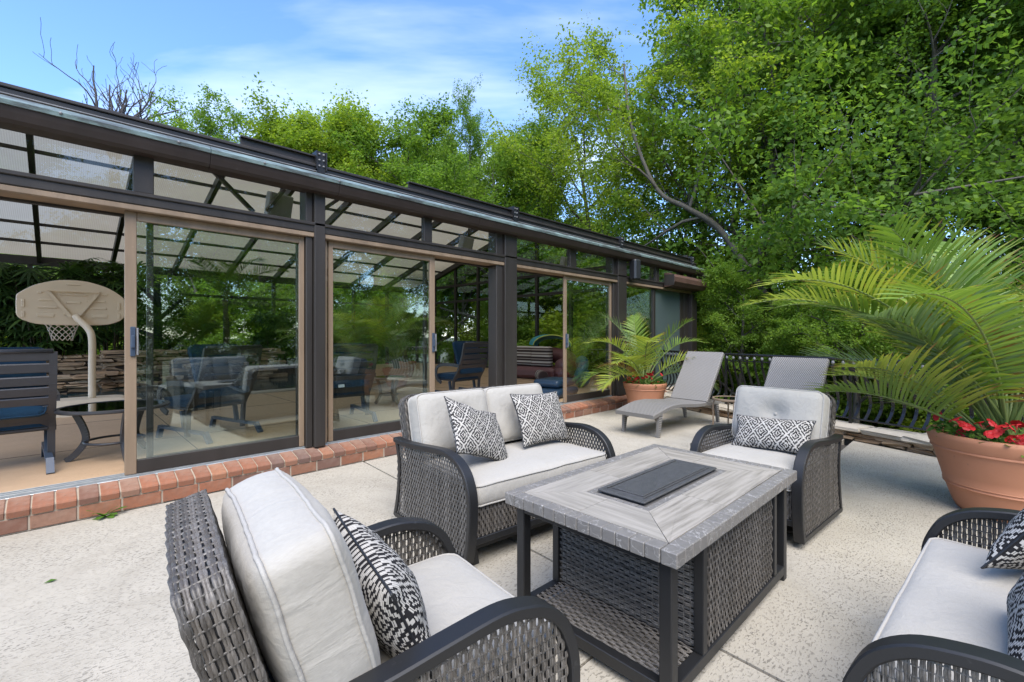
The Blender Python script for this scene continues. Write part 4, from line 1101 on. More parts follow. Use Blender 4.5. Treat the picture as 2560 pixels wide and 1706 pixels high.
for x in (bx0, bx1):
    for sy in (-1, 1): MB().bevbox(x - .02, x + .02, min(sy * ly, sy * (ly - .04)), max(sy * ly, sy * (ly - .04)), .0855, .5095, .003).build('base_post', 'dark_metal', FT)
rect_weave('side_weave', (bx0 + .02, -ly + .012, .086), (1, 0, 0), (0, 0, 1), bx1 - bx0 - .04, .424, FT, .0152, .028)
rect_weave('side_weave', (bx1 - .02, ly - .012, .086), (-1, 0, 0), (0, 0, 1), bx1 - bx0 - .04, .424, FT, .0152, .028)
# end panels are woven sideways
rect_weave('end_weave', (bx0 - .004, ly - .04, .512), (0, 0, -1), (0, -1, 0), .424, 2 * ly - .08, FT, .0158, .028)
rect_weave('end_weave', (bx1 + .004, -ly + .04, .512), (0, 0, -1), (0, 1, 0), .424, 2 * ly - .08, FT, .0158, .028)
rect_weave('shelf_weave', (-lx + .04, ly - .045, .08), (1, 0, 0), (0, -1, 0), bx0 + lx - .04, 2 * ly - .09, FT, .0155, .028)
rect_weave('shelf_weave', (bx1, ly - .045, .08), (1, 0, 0), (0, -1, 0), lx - .04 - bx1, 2 * ly - .09, FT, .0155, .028)
for o in FT.children:
    if o.name.startswith('shelf_weave'): o.location.z = 0.004
MB().box(bx0 + .02, bx1 - .02, -ly + .03, ly - .03, .06, .49).build('burner_box', 'black_plastic', FT)

# ================================================================== loungers and small table
def make_lounger(label):
    root = thing('chaise_lounge', label, 'chaise lounge', (0, 0, 0), 0, 'wicker chaise lounges by the railing')
    Wd = .60; T = .055
    prof = catmull([(0, 0, .315), (.18, 0, .355), (.42, 0, .398), (.68, 0, .405), (.95, 0, .382), (1.2, 0, .362), (1.42, 0, .358)], 5)
    def strip(name, pr, parent):
        m = MB(); uv = []; n = len(pr); sl = 0
        for i, p in enumerate(pr):
            if i: sl += (p - pr[i - 1]).length
            t = (pr[min(i + 1, n - 1)] - pr[max(i - 1, 0)]).normalized(); nr = Vector((-t.z, 0, t.x)); q = p - nr * T
            for yy, pp, uu in ((-Wd / 2, q, -T), (-Wd / 2, p - nr * .012, 0), (-Wd / 2 + .012, p, .012), (Wd / 2 - .012, p, Wd), (Wd / 2, p - nr * .012, Wd + .01), (Wd / 2, q, Wd + T)):
                m.v.append((pp.x, yy, pp.z)); uv.append((uu, sl))
        for i in range(n - 1):
            for j in range(6): m.f.append((i * 6 + j, i * 6 + (j + 1) % 6, i * 6 + 6 + (j + 1) % 6, i * 6 + 6 + j))
        m.f.append(tuple(range(6))); m.f.append(tuple(range((n - 1) * 6, n * 6)))
        m.uv = uv; return m.build(name, 'lounger_weave', parent, True, 35)
    strip('seat', prof, root)
    bk = catmull([(1.43, 0, .365), (1.60, 0, .60), (1.78, 0, .83), (1.90, 0, 1.0), (1.97, 0, 1.085)], 5); strip('backrest', bk, root)
    for x, sl in ((.20, -.04), (1.78, .07)):
        for sy in (-1, 1):
            y = sy * (Wd / 2 - .03); m = MB(); z1 = .34
            m.add([(x - .045, y - .022, z1), (x + .045, y - .022, z1), (x + .045, y + .022, z1), (x - .045, y + .022, z1), (x + sl - .02, y - .018, 0), (x + sl + .02, y - .018, 0), (x + sl + .02, y + .018, 0), (x + sl - .02, y + .018, 0)], [(0, 1, 2, 3), (4, 7, 6, 5), (0, 4, 5, 1), (1, 5, 6, 2), (2, 6, 7, 3), (3, 7, 4, 0)])
            m.uv = [(v[1], v[2]) for v in m.v]; m.build('leg', 'lounger_weave', root)
        ap = MB(); pr = [(-Wd / 2 + .05, .34), (Wd / 2 - .05, .34), (Wd / 2 - .055, .20), (Wd / 2 - .14, .27), (0, .29), (-Wd / 2 + .14, .27), (-Wd / 2 + .055, .20)]
        k = len(pr); ap.add([(x - .03, y, z) for y, z in pr] + [(x + .03, y, z) for y, z in pr], [tuple(range(k)), tuple(reversed(range(k, 2 * k)))] + [(i, k + i, k + (i + 1) % k, (i + 1) % k) for i in range(k)]); ap.uv = [(v[1], v[2]) for v in ap.v]
        ap.build('apron', 'lounger_weave', root)
    rl = MB()
    for sy in (-1, 1): rl.bar((1.40, sy * (Wd / 2 - .02), .325), (1.92, sy * (Wd / 2 - .02), .31), .03, .045)
    rl.bar((1.91, -Wd / 2 + .02, .31), (1.91, Wd / 2 - .02, .31), .03, .045); rl.build('rear_frame', 'lounger_weave', root)
    MB().bar((1.62, -.2, .60), (1.86, -.2, .33), .02, .02).bar((1.62, .2, .60), (1.86, .2, .33), .02, .02).build('back_strut', 'dark_metal', root)
    return root
L1 = make_lounger('grey wicker chaise lounge in full view beside the small potted palm'); L1.location = (5.46, 3.19, 0); L1.rotation_euler = (0, 0, R(-4.2))
L2 = copy_tree(L1); L2['label'] = 'grey wicker chaise lounge mostly hidden behind the far armchair'; L2.location = (4.30, 1.62, 0); L2.rotation_euler = (0, 0, R(-5))
ST = thing('round_side_table', 'small round glass topped side table with tan legs between the loungers', 'side table', (6.95, 2.47, 0))
MB().lathe([(.235, .405), (.25, .41), (.255, .425), (.25, .44), (.232, .44), (.232, .405), (.235, .405)], 32).build('rim', 'bronze_light', ST, True, 40)
MB().lathe([(0, .434), (.231, .434), (.231, .428), (0, .428)], 32).build('glass_top', 'glass_frost', ST)
for k in range(4):
    a = k * PI / 2 + .5; MB().tube(catmull([(.19 * math.cos(a), .19 * math.sin(a), .415), (.235 * math.cos(a), .235 * math.sin(a), .37), (.24 * math.cos(a), .24 * math.sin(a), .2), (.24 * math.cos(a), .24 * math.sin(a), 0)], 4), .011, 8).build('leg', 'bronze_light', ST, True)

# ================================================================== palms and pots
def frond_mesh(seed, L, elev, droop, nl=46, ll=.42, stem=.28, curl=0.0, lw=.021):
    """pinnate frond along +X from the origin; returns leaflets (V,F,UV) and the stalk points"""
    rng = random.Random(seed); n = 24; p = Vector((0, 0, 0)); a = R(elev); pts = [p.copy()]; th = curl
    for i in range(n):
        t = (i + 1) / n; a -= R(droop) / n * (0.35 + 1.3 * t); p = p + Vector((math.cos(a), 0.12 * math.sin(th * t), math.sin(a))) * (L / n); pts.append(p.copy())
    V, F, UV = [], [], []
    for k in range(nl):
        for sg in (-1, 1):
            t = stem + (1 - stem) * (k + rng.uniform(0, .7)) / nl; f = t * n; i = min(int(f), n - 1); q = pts[i].lerp(pts[i + 1], f - i)
            tg = (pts[i + 1] - pts[i]).normalized(); side = Vector((0, sg, 0)); up = tg.cross(Vector((0, 1, 0))); up = -up if up.z < 0 else up
            s_ = (t - stem) / (1 - stem); l = ll * (0.55 + 0.9 * math.sin(PI * min(1, s_ * .86 + .12)) * .55) * (1 - .45 * s_ ** 3) * rng.uniform(.88, 1.08)
            fw = 0.35 + 0.9 * s_; d = (side * 1.0 + tg * fw + up * rng.uniform(.30, .62)).normalized(); b = len(V); w0 = lw * rng.uniform(.85, 1.1); m = 5; pos = q.copy(); dd = d.copy(); tw = rng.uniform(-.4, .4)
            for j in range(m):
                u = j / (m - 1); wd = w0 * (0.55 + 1.2 * u if u < .3 else max(0.03, 1.0 - ((u - .3) / .7) ** 1.6)) * .5
                cr = dd.cross(up + side * tw).normalized()
                V.append(tuple(pos - cr * wd)); V.append(tuple(pos + cr * wd)); UV += [(u, 0), (u, 1)]
                dd = (dd + Vector((0, 0, -.055 - .07 * u))).normalized(); pos = pos + dd * (l / (m - 1))
            for j in range(m - 1): F.append((b + 2 * j, b + 2 * j + 1, b + 2 * j + 3, b + 2 * j + 2))
    return np.array(V), np.array(F), np.array(UV), pts
FR = {}
def frond(parent, kind, pos, az, mat, sc=1.0, roll=0.0):
    if kind not in FR:
        V, F, UV, pts = frond_mesh(*kind); lm = np_mesh('frond', V, F, UV); lm.materials.append(M['palm'])
        rad = [0.012 * (1 - .85 * i / len(pts)) + .0015 for i in range(len(pts))]
        sm = MB().tube(pts, rad, 5).mesh('stalk'); sm.materials.append(M['petiole']); sm.polygons.foreach_set('use_smooth', [True] * len(sm.polygons)); FR[kind] = (lm, sm)
    lm, sm = FR[kind]
    o = inst('frond', lm, parent, pos, (roll, 0, az), (sc, sc, sc)); o.material_slots[0].link = 'OBJECT'; o.material_slots[0].material = M[mat]
    inst('stalk', sm, o); return o
def fan_mesh(seed, rad=.42, nf=11, spread=250, w=.05):
    """palmate leaf in the XY plane, stalk end at the origin"""
    rng = random.Random(seed); V, F, UV = [], [], []
    for k in range(nf):
        a = R(-spread / 2 + spread * k / (nf - 1)) + rng.uniform(-.05, .05); l = rad * rng.uniform(.82, 1.05); d = Vector((math.cos(a), math.sin(a), 0)); c = Vector((-d.y, d.x, 0)); b = len(V); dz = 0
        for j in range(5):
            u = j / 4; wd = w * (.35 + 1.3 * u if u < .45 else max(.04, 1.1 * (1 - ((u - .45) / .55) ** 1.5))) * .5; dz = .10 * u - .42 * u * u * rad * 1.1
            q = d * l * u + Vector((0, 0, dz)); V += [tuple(q - c * wd), tuple(q + c * wd)]; UV += [(u * .8, 0), (u * .8, 1)]
        for j in range(4): F.append((b + 2 * j, b + 2 * j + 1, b + 2 * j + 3, b + 2 * j + 2))
    return np.array(V), np.array(F), np.array(UV)
def leaf_clump(n, rx, ry, rz, size, seed, up=.35, ratio=.34):
    rng = np.random.default_rng(seed); c = rng.normal(size=(n, 3)); c /= np.linalg.norm(c, axis=1)[:, None]; c *= rng.uniform(.35, 1, (n, 1)) ** .5; c[:, 2] = np.abs(c[:, 2]); c *= (rx, ry, rz)
    return leaves_at(c, size, rng, up, ratio)
def leaves_at(c, size, rng, up=.35, ratio=.34, droop=.25):
    n = len(c); d = rng.normal(size=(n, 3)); d[:, 2] = d[:, 2] * .5 - droop; d /= np.linalg.norm(d, axis=1)[:, None]
    nr = rng.normal(size=(n, 3)) * .75; nr[:, 2] += up + .35; s_ = np.cross(d, nr); s_ /= np.linalg.norm(s_, axis=1)[:, None]
    l = (size * rng.uniform(.5, 1.3, n))[:, None]; bend = np.cross(s_, d) * l * .12
    V = np.stack([c, c + d * l * .45 + s_ * l * ratio, c + d * l - bend, c + d * l * .45 - s_ * l * ratio], 1).reshape(-1, 3)
    F = np.arange(n * 4).reshape(n, 4); return V, F
def flower_mesh():
    m = MB()
    for k in range(5):
        a = 2 * PI * k / 5; d = Vector((math.cos(a), math.sin(a), 0)); c = Vector((-d.y, d.x, 0)); b = len(m.v)
        for u, wd, z in ((.0, .004, -.004), (.35, .016, .004), (.7, .022, .004), (.95, .013, -.004)):
            q = d * .042 * u + Vector((0, 0, z)); m.v += [tuple(q - c * wd), tuple(q), tuple(q + c * wd)]
        for j in range(3):
            for i in range(2): m.f.append((b + 3 * j + i, b + 3 * j + i + 1, b + 3 * j + i + 4, b + 3 * j + i + 3))
    m.lathe([(.0, -.045), (.003, -.04), (.006, -.01), (.004, -.004)], 6)
    me = m.mesh('flower'); me.materials.append(M['petal']); return me
FLW = flower_mesh()
def pot_mesh(rim, h_, foot):
    r = lambda t: foot + (rim * .93 - foot) * t ** .85
    pr = [(0, 0), (foot * .96, 0), (foot, .012)]
    for t in (.1, .2, .3, .36): pr.append((r(t), h_ * .8 * t))
    z = h_ * .8
    for t, dr in ((.40, .006), (.415, .012), (.43, .006), (.445, .002), (.46, .008), (.475, .002)): pr.append((r(t) + dr, z * t))
    for t in (.6, .75, .9): pr.append((r(t), z * t))
    pr += [(rim * .93, z * .985), (rim * .955, z * .99), (rim * .955, z * 1.01), (rim * .945, z * 1.02), (rim * .97, z * 1.06), (rim * .985, z * 1.12), (rim, z * 1.17), (rim * 1.0, z * 1.21), (rim * .98, z * 1.245), (rim * .945, h_), (rim * .91, h_ * .985), (rim * .89, h_ * .93), (rim * .86, h_ * .86)]
    return pr
def potted_palm(name, label, loc, rim, h_, foot, fronds, nflow, seed, fl_side):
    t = thing(name, label, 'potted palm', loc, 0, 'terracotta pots with palms and red flowers')
    MB().lathe(pot_mesh(rim, h_, foot), 64).build('pot', 'terracotta', t, True, 50)
    MB().lathe([(0, h_ * .90), (rim * .5, h_ * .90), (rim * .885, h_ * .88), (rim * .885, h_ * .80)], 32).build('soil', 'soil', t)
    rng = random.Random(seed)
    for kind, az, mat, sc, dx, dy in fronds:
        frond(t, kind, (dx, dy, h_ * .86), R(az), mat, sc, rng.uniform(-.25, .25))
    for k in range(7):
        a = k * .9; MB().tube(catmull([(.03 * math.cos(a), .03 * math.sin(a), h_ * .86), (.05 * math.cos(a), .05 * math.sin(a), h_ + .1), (.11 * math.cos(a), .11 * math.sin(a), h_ + .3)], 3), [.026 - .018 * i / 6 for i in range(7)], 7).build('sheath', 'petiole', t, True)
    n = 900; r0 = np.random.default_rng(seed); a = r0.uniform(0, 2 * PI, n); rr = rim * (.45 + .5 * r0.uniform(0, 1, n) ** .6)
    c = np.stack([np.cos(a) * rr, np.sin(a) * rr, h_ * .88 + r0.uniform(0, 1, n) * .15 * (1 - ((rr / rim - .68) / .45) ** 2)], 1); V, F = leaves_at(c, .05, r0, .3, .26, -.15)
    o = link('bedding_foliage', np_mesh('bedding_foliage', V, F), 'leaf_bed', t); o['kind'] = 'stuff'
    for k in range(nflow):
        a = R(fl_side + rng.gauss(0, 48)); q = rim * rng.uniform(.62, .98); sc = rng.uniform(.8, 1.15)
        f = inst('flower', FLW, t, (math.cos(a) * q, math.sin(a) * q, h_ + rng.uniform(.0, .17)), (rng.uniform(-.9, .9), rng.uniform(-.9, .9), rng.uniform(0, 6)), (sc, sc, sc))
    return t
# big palm by the right edge: fronds given as (shape, bearing, colour, scale, offset)
K1 = (1, 2.45, 63, 74, 46, .50, .24, .5, .026); K2 = (2, 1.7, 66, 62, 38, .48, .26, 0.0, .026); K3 = (3, 1.5, 46, 46, 38, .46, .28, 0.0, .026); K4 = (4, 2.1, 78, 50, 42, .50, .26, 0.0, .026); K5 = (5, 1.5, 34, 42, 36, .46, .25, -.4, .026); K6 = (6, 1.8, 72, 105, 40, .46, .26, .3, .026)
big = [(K1, 143, 'palm_yellow', 1.0, -.03, .03), (K1, 128, 'palm_yellow', .92, 0, .03), (K2, 152, 'palm_blue', .95, -.05, .0), (K5, 134, 'palm', .95, -.02, .06), (K4, 100, 'palm_blue', 1.0, .02, .05), (K4, 165, 'palm', .95, -.04, -.02), (K2, 118, 'palm', .95, -.05, -.04),
       (K1, 70, 'palm', .95, .04, .04), (K3, 85, 'palm_blue', 1.0, .02, .06), (K4, 40, 'palm', .95, .05, .0), (K2, 10, 'palm', 1, .05, 0), (K6, -30, 'palm_blue', 1, .05, -.04), (K4, 235, 'palm', .95, -.02, -.05), (K1, 290, 'palm', .9, 0, -.06), (K2, 330, 'palm_yellow', .9, .04, -.05), (K5, 60, 'palm_yellow', 1, .04, .04), (K4, 190, 'palm', .9, -.04, .02), (K4, 132, 'palm_blue', .85, -.03, .0), (K4, 140, 'palm_dead', .62, .0, .0), (K3, 150, 'palm_yellow', .95, 0, .06), (K2, 136, 'palm', 1.05, -.03, .02), (K1, 156, 'palm', .9, -.03, .0), (K4, 118, 'palm_yellow', .95, 0, 0), (K4, 0, 'palm', 1.05, 0, 0), (K4, 300, 'palm', 1.0, 0, 0)]
PB = potted_palm('potted_palm', 'large potted palm with red flowers in the big terracotta pot at the right edge', (5.10, -.19, 0), .455, .60, .28, big, 24, 5, 178)
S1 = (11, 1.5, 70, 85, 36, .36, .26, .4, .022); S2 = (12, 1.32, 54, 75, 34, .36, .28, 0.0, .022); S3 = (13, 1.6, 80, 50, 36, .34, .26, 0.0, .022); S4 = (14, 1.1, 42, 95, 32, .38, .3, 0.0, .022)
small = [(S1, 150, 'palm_yellow', 1, 0, 0), (S2, 185, 'palm_yellow', 1, 0, 0), (S4, 165, 'palm_yellow', 1, 0, 0), (S3, 120, 'palm_blue', 1, 0, 0), (S3, 20, 'palm', 1.0, 0, 0), (S1, -40, 'palm', 1, 0, 0), (S2, -60, 'palm_yellow', 1, 0, 0), (S4, -70, 'palm_blue', 1.15, 0, 0), (S2, 70, 'palm', 1, 0, 0), (S1, 215, 'palm_yellow', 1.05, 0, 0), (S3, -80, 'palm', .9, 0, 0), (S4, 135, 'palm', 1.1, 0, 0), (S2, 140, 'palm_dead', .72, 0, 0)]
PS = potted_palm('potted_palm', 'smaller potted palm with red flowers beside the chaise lounge and the pool house', (7.28, 4.03, 0), .37, .53, .24, small, 22, 9, 190)
# plant marker in the big pot
tg = MB().box(-.025, .025, -.0015, .0015, 0, .20).build('plant_marker', 'white_tag'); tg.location = (5.04, -.37, .54); tg.rotation_euler = (R(-6), R(28), R(-40)); tag(tg, 'white plant marker stuck in the big terracotta pot', 'plant marker')
tcu = bpy.data.curves.new('lettering', 'FONT'); tcu.body = 'EF'; tcu.size = .05; tcu.align_x = 'CENTER'; tcu.extrude = .0004
tob = bpy.data.objects.new('lettering_source', tcu); COL.objects.link(tob); bpy.context.view_layer.update(); tme = bpy.data.meshes.new_from_object(tob); bpy.data.objects.remove(tob); tme.materials.clear(); tme.materials.append(M['black_plastic'])
inst('lettering', tme, tg, (.014, -.0022, .14), (R(90), R(90), 0))
# weed at the foot of the brick, fallen leaf
wd = thing('weed', 'small green weed growing at the foot of the brick plinth', 'weed', (.24, 4.56, 0))
rng = random.Random(2)
for k in range(9):
    a = R(200 + k * 18); l = rng.uniform(.10, .17); m = MB(); el = rng.uniform(.3, .9); d = Vector((math.cos(a) * math.cos(el), math.sin(a) * math.cos(el) * .8, math.sin(el))); c = Vector((-math.sin(a), math.cos(a), 0))
    for u, w_ in ((0, .004), (.35, .018), (.5, .012), (.7, .024), (.9, .014), (1, .002)):
        q = d * l * u + Vector((0, 0, -.05 * u * u)); m.v += [tuple(q - c * w_), tuple(q + c * w_)]
    m.f = [(2 * j, 2 * j + 1, 2 * j + 3, 2 * j + 2) for j in range(5)]; m.build('leaf', 'leaf_bed', wd)
lf = MB().add([(0, 0, .004), (.03, .014, .012), (.055, 0, .006), (.03, -.014, .01)], [(0, 1, 2, 3)]).build('fallen_leaf', 'leaf_bed'); lf.location = (-.06, 3.55, 0); tag(lf, 'single fallen green leaf lying on the deck', 'leaf')

# ================================================================== inside the pool house
# stone waterfall wall, stone by stone
SWL = thing('stone_wall', 'stacked brown stone waterfall wall behind the indoor pool', 'wall', (0, 0, 0))
rng = random.Random(77)
def stone_run(x0, x1, y, z0, z1, dj=.1):
    MB().box(x0 + .05, x1 - .05, y + .12, y + .5, .1005, z1 - .05).build('core', 'soil', SWL)
    z = z0
    while z < z1 - .03:
        hh = rng.uniform(.07, .12); x = x0 - rng.uniform(0, .2)
        while x < x1:
            L = rng.uniform(.22, .55); dp = .34 + rng.uniform(-dj, dj)
            me = rough_box(L - .012, dp, hh - .006, rng.random() * 1e4, .35, .25).mesh('stone'); me.materials.append(M['stone'])
            inst('stone', me, SWL, (x + L / 2, y + .2 - (dp - .34) / 2, z + hh / 2), (0, 0, rng.uniform(-.06, .06))); x += L
        z += hh
stone_run(.75, 4.4, 14.3, .101, .98); stone_run(-2.2, .72, 14.9, .101, .86); stone_run(-.25, .45, 13.5, .101, .42)
# basketball hoop seen from behind
HP = thing('basketball_hoop', 'tan plastic basketball hoop with net, seen from behind by the pool', 'basketball hoop', (0.16, 9.45, FZ))
bd = MB(); W2 = .60; ol = [(-W2, .0), (-W2 + .02, -.06), (-W2 + .10, -.12), (-.3, -.17), (.3, -.17), (W2 - .10, -.12), (W2 - .02, -.06), (W2, 0), (W2, .22), (W2 - .03, .29), (.42, .41), (.25, .48), (.1, .512), (-.1, .512), (-.25, .48), (-.42, .41), (-W2 + .03, .29), (-W2, .22)]
ol = [(p.x, p.y) for p in catmull([(x, z, 0) for x, z in ol + ol[:1]], 3)][:-1]
k = len(ol); BZ = 1.49
def ring_at(y, s_, dz=0): return [(x * s_, y, BZ + .17 + (z - .17) * s_ + dz) for x, z in ol]
bd.add(ring_at(0, .985) + ring_at(.012, 1) + ring_at(.045, 1), [tuple(range(k))] + [(i + a * k, i + a * k + k, (i + 1) % k + a * k + k, (i + 1) % k + a * k) for a in (0, 1) for i in range(k)] + [tuple(reversed(range(2 * k, 3 * k)))])
BB = bd.build('backboard', 'plastic_tan', HP); BB.location.y = .25
for x, z, w_, h_ in ((0, .45, .16, .025), (-.26, .20, .22, .03), (.26, .20, .22, .03), (0, .29, .30, .03), (-.28, .09, .20, .03), (.28, .09, .20, .03), (0, .17, .16, .03), (-.53, .14, .035, .12), (.53, .14, .035, .12), (-.53, -.02, .035, .09), (.53, -.02, .035, .09), (-.30, -.03, .18, .05), (.30, -.03, .18, .05), (-.08, .02, .06, .08), (.10, .02, .06, .08), (-.36, .31, .05, .03), (.36, .31, .05, .03)):
    MB().bevbox(x - w_ / 2, x + w_ / 2, -.012, -.0005, BZ + z - h_ / 2, BZ + z + h_ / 2, .005).build('rib', 'plastic_tan', BB)
for sx in (-1, 1): MB().bar((sx * .03, -.03, BZ - .06), (sx * .29, -.025, BZ + .35), .045, .02, (0, 1, 0)).build('strut', 'plastic_tan', BB)
MB().bar((-.29, -.045, BZ + .35), (.29, -.045, BZ + .35), .035, .015, (0, 1, 0)).build('cross_strut', 'plastic_tan', BB)
MB().tube(catmull([(.20, 0, .20), (.20, 0, .65), (.20, .0, 1.09), (.16, .06, 1.26), (.06, .14, 1.39), (.02, .2, 1.45)], 5), .045, 14).build('pole', 'plastic_tan', HP, True)
MB().tube([(-.12 + .21 * math.cos(2 * PI * i / 24), .55 + .21 * math.sin(2 * PI * i / 24), BZ - .13) for i in range(24)], .01, 6, True).build('rim', 'rust_panel', HP, True)
nm = MB()
for k in range(12):
    for sg in (-1, 1):
        pt = []
        for j in range(7): a = 2 * PI * (k / 12 + sg * j / 24); r = .205 - .09 * (j / 6) ** .7; pt.append((-.12 + r * math.cos(a), .55 + r * math.sin(a), BZ - .14 - .27 * j / 6))
        nm.tube(pt, .006, 4)
nm.build('net', 'net', HP, True)
hb = MB(); pr = [(-.45, -.4), (.75, -.4), (.85, -.2), (.85, .3), (.7, .5), (-.4, .5), (-.55, .2), (-.55, -.2)]; k = len(pr)
hb.add([(x, y, 0) for x, y in pr] + [(x * .95, y * .93, .12) for x, y in pr] + [(.2 + (x - .2) * .55, y * .5, .21) for x, y in pr], [tuple(reversed(range(k)))] + [(i + a * k, (i + 1) % k + a * k, (i + 1) % k + a * k + k, i + a * k + k) for a in (0, 1) for i in range(k)] + [tuple(range(2 * k, 3 * k))]); hb.build('base', 'plastic_tan', HP)
# slatted lounge chairs: y points to the front
def make_slat_chair(label):
    t = thing('slat_chair', label, 'chair', (0, 0, 0), 0, 'dark slatted lounge chairs in the pool house'); Wc = .33
    back = catmull([(0, .10, .36), (0, .0, .52), (0, -.10, .75), (0, -.17, 1.02)], 6)
    for sx in (-1, 1):
        st_ = MB(); pp = catmull([(0, .13, .05), (0, .12, .22), (0, .10, .36), (0, .0, .52), (0, -.10, .75), (0, -.17, 1.02)], 4)
        for a, b in zip(pp, pp[1:]): st_.bar((sx * Wc, a.y, a.z), (sx * Wc, b.y, b.z), .05, .028, (0, 1, 0))
        st_.build('stile', 'slat_metal', t)
        ar = MB(); pp = catmull([(0, -.06, .62), (0, .12, .635), (0, .35, .63), (0, .50, .585), (0, .545, .48), (0, .50, .36), (0, .40, .30)], 4)
        for a, b in zip(pp, pp[1:]): ar.bar((sx * (Wc + .035), a.y, a.z), (sx * (Wc + .035), b.y, b.z), .055, .022, (1, 0, 0))
        ar.build('arm', 'slat_metal', t)
        MB().bar((sx * (Wc - .02), -.12, .10), (sx * (Wc - .02), .62, .13), .05, .03).bar((sx * (Wc - .02), -.12, .115), (sx * (Wc - .02), -.2, 0), .05, .04).bar((sx * (Wc - .02), .6, .13), (sx * (Wc - .02), .64, 0), .05, .04).bar((sx * (Wc - .02), .2, .12), (sx * (Wc - .02), .24, .33), .045, .03).build('leg', 'slat_blue', t)
    sm = MB().bevbox(-Wc + .015, Wc - .015, -.011, .011, -.041, .041, .006).mesh('slat'); sm.materials.append(M['slat_metal'])
    for k in range(9):
        f = (-.02 + .96 * k / 8); f = max(0, f) * (len(back) - 1); i = int(f); p = back[i].lerp(back[min(i + 1, len(back) - 1)], f - i); tg_ = back[min(i + 1, len(back) - 1)] - back[max(i - 1, 0)]
        inst('slat', sm, t, p, (math.atan2(-tg_.y, tg_.z), 0, 0))
    MB().tube([(-Wc, -.18, 1.03), (Wc, -.18, 1.03)], .018, 10).build('top_bar', 'slat_metal', t, True)
    MB().bevbox(-Wc + .02, Wc - .02, .08, .56, .335, .36, .006).build('seat', 'slat_metal', t)
    make_cushion('seat_cushion', t, .60, .52, .08, (0, .33, .41), (0, 0, 0), seed=3, puff=.02, edge=.01, n=12, pipe='fabric_blue', mat='fabric_blue')
    make_cushion('back_cushion', t, .58, .60, .05, (0, .075, .76), (R(90 - 19), 0, 0), seed=4, puff=.02, edge=.01, n=12, pipe='fabric_blue', mat='fabric_blue')
    return t
C1 = make_slat_chair('dark slatted lounge chair at the left edge inside the open door'); C1.location = (-.37, 5.62, FZ); C1.rotation_euler = (0, 0, R(3))
for lab, loc, rz in (('dark slatted lounge chair behind the first glass door', (1.35, 6.05, FZ), 24), ('dark slatted lounge chair close behind the second glass door', (2.72, 5.85, FZ), -4), ('dark slatted lounge chair with blue cushion in the second open doorway', (5.35, 6.45, FZ), 6)):
    c = copy_tree(C1); c['label'] = lab; c.location = loc; c.rotation_euler = (0, 0, R(rz))
mk = MB().box(-.04, .04, -.001, .001, -.02, .02).build('care_label', 'white_tag'); mk.location = (2.62, 5.80, FZ + .50); mk.rotation_euler = (R(-20), 0, R(-4)); tag(mk, 'white care label hanging from the chair behind the second glass door', 'label')
def round_table(label, loc, r, z, mat):
    t = thing('round_table', label, 'table', loc, .3, 'round tables in the pool house')
    MB().lathe([(r * .9, z - .03), (r - .01, z - .03), (r, z - .02), (r, z - .006), (r - .01, z), (r * .9, z), (r * .9, z - .03)], 40).build('rim', mat, t, True, 40)
    MB().lathe([(0, z - .004), (r * .9, z - .004), (r * .9, z - .012), (0, z - .012)], 32).build('glass_top', 'glass_frost', t)
    for k in range(3):
        a = 2 * PI * k / 3 + .4; c, s_ = math.cos(a), math.sin(a); q = MB(); pp = catmull([(r * .72 * c, r * .72 * s_, z - .03), (r * .55 * c, r * .55 * s_, z * .6), (r * .52 * c, r * .52 * s_, z * .35), (r * .72 * c, r * .72 * s_, .05), (r * .85 * c, r * .85 * s_, .012)], 5)
        for A, B in zip(pp, pp[1:]): q.bar(A, B, .05, .03, (-s_, c, 0))
        q.build('leg', mat, t)
    MB().tube([(r * .52 * math.cos(2 * PI * i / 24), r * .52 * math.sin(2 * PI * i / 24), z * .35) for i in range(24)], .012, 6, True).build('ring', mat, t, True); return t
round_table('dark round side table with glass top inside the open left door', (.38, 5.72, FZ), .42, .50, 'slat_metal')
round_table('small round wooden side table behind the second glass door', (4.0, 7.0, FZ), .28, .46, 'bronze_light')
# inflatable sofa with striped cushions
SF = thing('inflatable_sofa', 'maroon inflatable sofa near the far end wall of the pool house', 'sofa', (9.3, 8.35, FZ), R(8))
pp = catmull([(-.35, -.92, .33), (.15, -.90, .42), (.42, -.62, .55), (.5, 0, .62), (.42, .62, .55), (.15, .90, .42), (-.35, .92, .33)], 6); MB().tube(pp, [.18] + [.22] * (len(pp) - 2) + [.18], 14).build('backrest', 'maroon', SF, True)
pp = catmull([(-.45, -.9, .17), (.2, -.88, .17), (.45, 0, .17), (.2, .88, .17), (-.45, .9, .17)], 6); MB().tube(pp, .17, 14).build('base', 'maroon', SF, True)
MB().bevbox(-.5, .4, -.8, .8, .03, .32, .08).build('seat', 'maroon', SF, True, 60)
def soft_box(name, sx, sy, sz, mat, n=12):
    mb, a, b = cushion_mesh(sx, sy, sz, .04, .02, (), 5, n, .006); return mb.build(name, mat, None, True)
for (x, y, z, rz, lab) in ((9.2, 8.75, .78, 0, 'striped brown cushion leaning on the sofa back, farther one'), (9.22, 8.15, .78, 0, 'striped brown cushion leaning on the sofa back, nearer one')):
    o = soft_box('striped_cushion', .6, .52, .16, 'stripes_y'); o.location = (x, y, z); o.rotation_euler = (R(90), R(0), R(-82)); tag(o, lab, 'cushion', 'striped cushions on the sofa')
o = MB().lathe([(0, -.22), (.10, -.22), (.13, -.2), (.13, .2), (.10, .22), (0, .22)], 20).build('bolster', 'stripes', None, True, 50); o.location = (8.72, 7.72, FZ + .14); o.rotation_euler = (R(90), R(30), R(-35)); tag(o, 'striped grey bolster lying in front of the maroon sofa', 'bolster')
